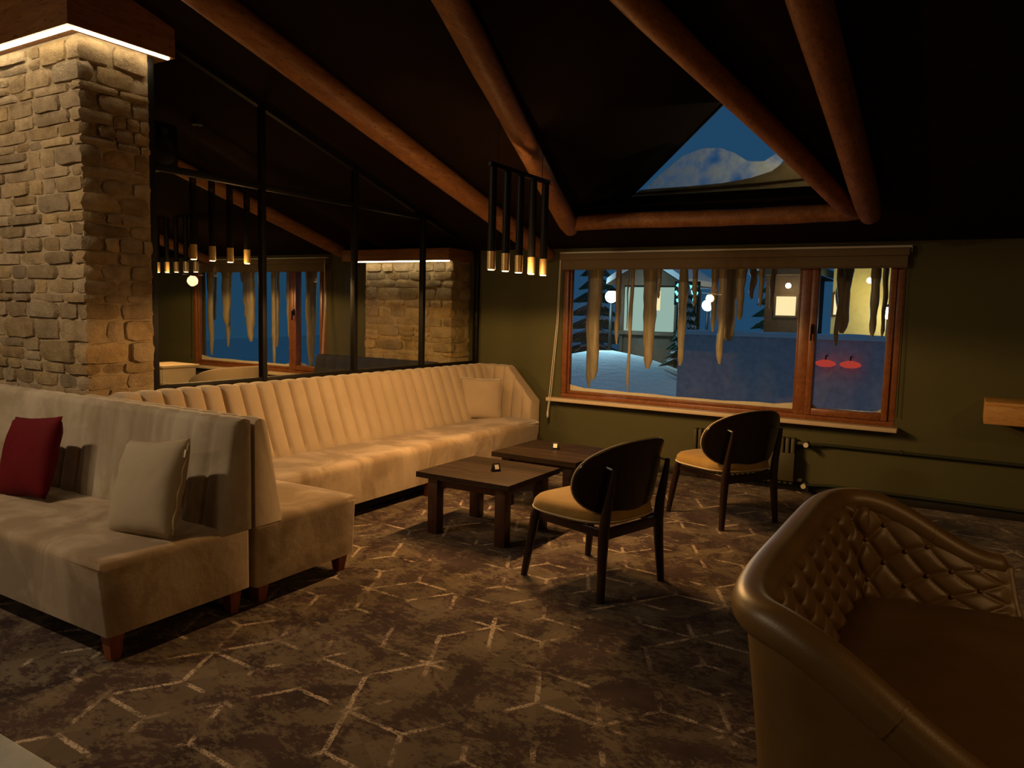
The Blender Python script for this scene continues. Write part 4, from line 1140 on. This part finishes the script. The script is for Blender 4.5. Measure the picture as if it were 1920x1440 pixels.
# neon sign: three wavy turquoise strokes
ns = thing('neon_sign', 'turquoise neon sign of three scribbled lines above the lamps outside', 'sign', (-6.0, 18.2, 1.8))
box('backing', -6.32, -5.68, 18.24, 18.27, 1.74, 2.32, M_BLACK, ns)
for r_, (zz, w_) in enumerate(((2.20, 0.25), (2.03, 0.28), (1.87, 0.23))):
    ring_tube('neon_stroke', [(-6.0 - w_ + 2 * w_ * i / 24, 18.20, zz + 0.035 * sin(i * 1.9 + r_) + 0.02 * sin(i * 0.7 + r_ * 2)) for i in range(25)], 0.028, M_NEON, ns, 6)
for s in (-6.25, -5.75): ring_tube('post', [(s, 18.3, hill(s, 18.3)), (s, 18.3, 1.9)], 0.03, M_BLACK, ns, 6)
def fir(label, x, y, h, r, seed):
    t = thing('fir_tree', label, 'tree', (x, y, hill(x, y)), 0, 'snowy fir trees outside'); g = hill(x, y)
    ring_tube('trunk', [(x, y, g), (x, y, g + h * 0.9)], [0.09, 0.02], M_DWALL, t, 8)
    V, F = [], []; rr = random.Random(seed); SV, SF = [], []
    for lv in range(9):
        zc = g + 0.35 + (h - 0.4) * lv / 9; rad_ = r * (1 - lv / 9.5)
        for k in range(13):
            a = 2 * pi * k / 13 + lv * 0.5 + rr.uniform(-.1, .1); q = rad_ * rr.uniform(0.8, 1.1); c, s = cos(a), sin(a)
            pw = q * 0.26
            for (VV, FF, up_, sc) in ((V, F, 0.0, 1.0), (SV, SF, 0.05, 0.82)):
                b = len(VV)
                VV += [(x, y, zc + h * 0.10 + up_), (x + c * q * 0.6 * sc - s * pw, y + s * q * 0.6 * sc + c * pw, zc + 0.02 + up_), (x + c * q * sc, y + s * q * sc, zc - 0.14 + up_), (x + c * q * 0.6 * sc + s * pw, y + s * q * 0.6 * sc - c * pw, zc + 0.02 + up_), (x + c * q * 0.5 * sc, y + s * q * 0.5 * sc, zc - 0.10 + up_)]
                FF += [(b, b + 1, b + 2), (b, b + 2, b + 3), (b, b + 4, b + 1), (b + 1, b + 4, b + 2), (b + 2, b + 4, b + 3), (b + 3, b + 4, b)]
    link('branches', pydata('branches', V, F), M_FIR, t); link('branch_snow', pydata('branch_snow', SV, SF), M_SNOW, t)
fir('snowy fir tree beside the neon sign outside', -5.55, 17.0, 2.1, 0.6, 1)
fir('snowy fir tree behind the lit kiosk outside', -8.9, 23.0, 3.6, 1.2, 2)
fir('tall snowy fir tree between the two lit houses outside', -5.9, 27.5, 4.2, 1.4, 3)
fir('dark fir tree far behind the left snow bank', -12.5, 27.0, 5.0, 1.7, 4)
# lit houses
def house(label, x0, x1, y0, y1, zt, wall, wins, lightpos=None, col=(1.0, 0.75, 0.25), pw=0):
    t = thing('house', label, 'house', ((x0 + x1) / 2, (y0 + y1) / 2, GZ))
    box('walls', x0, x1, y0, y1, GZ - 0.2, zt, wall, t)
    prism('roof', [(x0 - 0.3, y0 - 0.5, zt), (x1 + 0.3, y0 - 0.5, zt), ((x0 + x1) / 2, y0 - 0.5, zt + (x1 - x0) * 0.30)], (0, y1 - y0 + 1.0, 0), M_DWALL, t)
    prism('roof_snow', [(x0 - 0.35, y0 - 0.52, zt + 0.02), ((x0 + x1) / 2, y0 - 0.52, zt + 0.02 + (x1 - x0) * 0.30), (x1 + 0.35, y0 - 0.52, zt + 0.02), (x1 + 0.3, y0 - 0.52, zt + 0.25), ((x0 + x1) / 2, y0 - 0.52, zt + 0.28 + (x1 - x0) * 0.30), (x0 - 0.3, y0 - 0.52, zt + 0.25)], (0, y1 - y0 + 1.04, 0), M_SNOW, t)
    for (a, b, c, d) in wins:
        f = box('window', a - 0.06, b + 0.06, y0 - 0.04, y0 + 0.02, c - 0.06, d + 0.06, M_DWALL, t)
        box('pane', a, b, y0 - 0.055, y0 - 0.041, c, d, M_LITWIN, f)
    if pw:
        L = bpy.data.lights.new('porch_bulb', 'POINT'); L.energy = pw; L.color = col; L.shadow_soft_size = 0.1
        lo = bpy.data.objects.new('porch_bulb', L); COL.objects.link(lo); lo.parent = t; lo.location = Vector(lightpos) - t.location
        bm = bmesh.new(); bmesh.ops.create_uvsphere(bm, u_segments=10, v_segments=7, radius=0.07)
        bmesh.ops.translate(bm, verts=bm.verts, vec=Vector(lightpos) + Vector((0, 0.12, 0.12))); link('porch_lamp', bm_to('porch_lamp', bm), M_LAMPW, t, True)
house('timber house with a lit porch window left of the narrow sash', -4.75, -3.75, 21.0, 24.0, 2.6, M_DWALL, [(-4.45, -3.95, 1.55, 2.05)], (-4.1, 20.5, 2.2), (1.0, 0.8, 0.35), 12)
house('yellow lit house seen through the narrow right sash', -3.0, -0.3, 20.5, 24.5, 3.1, M_YWALL, [(-2.95, -2.65, 1.6, 2.1)], (-2.1, 19.7, 2.3), (1.0, 0.78, 0.2), 22)
# yard wall with a snow cap and two red lanterns
yw_ = thing('garden_wall', 'dark low yard wall with a snow cap across the view outside', 'wall', (-1.6, 15.5, GZ))
box('wall_body', -5.2, 1.6, 15.4, 15.7, GZ - 0.2, 1.10, plain('dark_yard_wall', (0.50, 0.54, 0.58), 0.9, var=0.2), yw_)
V = []; n = 40
for i in range(n + 1):
    x = -5.25 + 6.9 * i / n; h = 0.11 + 0.03 * noise.noise(Vector((x * 1.3, 0, 4)))
    V += [(x, 15.36, 1.10), (x, 15.38, 1.10 + h * 0.7), (x, 15.5, 1.10 + h), (x, 15.66, 1.10 + h * 0.8), (x, 15.74, 1.10)]
F = grid_faces(n + 1, 5) + [(i * 5 + 4, (i + 1) * 5 + 4, (i + 1) * 5, i * 5) for i in range(n)] + [(0, 1, 2, 3, 4), tuple(n * 5 + k for k in (4, 3, 2, 1, 0))]
link('snow_cap', autosmooth(pydata('snow_cap', V, F), 60), M_SNOW, yw_)
for x, lb in ((-2.27, 'left one of two red lanterns hanging on the dark yard wall'), (-1.84, 'right one of two red lanterns hanging on the dark yard wall')):
    t = thing('red_lantern', lb, 'lantern', (x, 15.3, 0.62), 0, 'red lanterns outside')
    lathe('shade', [(0.10, 0), (0.19, 0.04), (0.17, 0.09), (0.05, 0.13)], M_TAIL, t, 12, (x, 15.20, 0.60))
    ring_tube('hook', [(x, 15.20, 0.73), (x, 15.20, 0.80), (x, 15.4, 0.80)], 0.012, M_BLACK, t, 6)
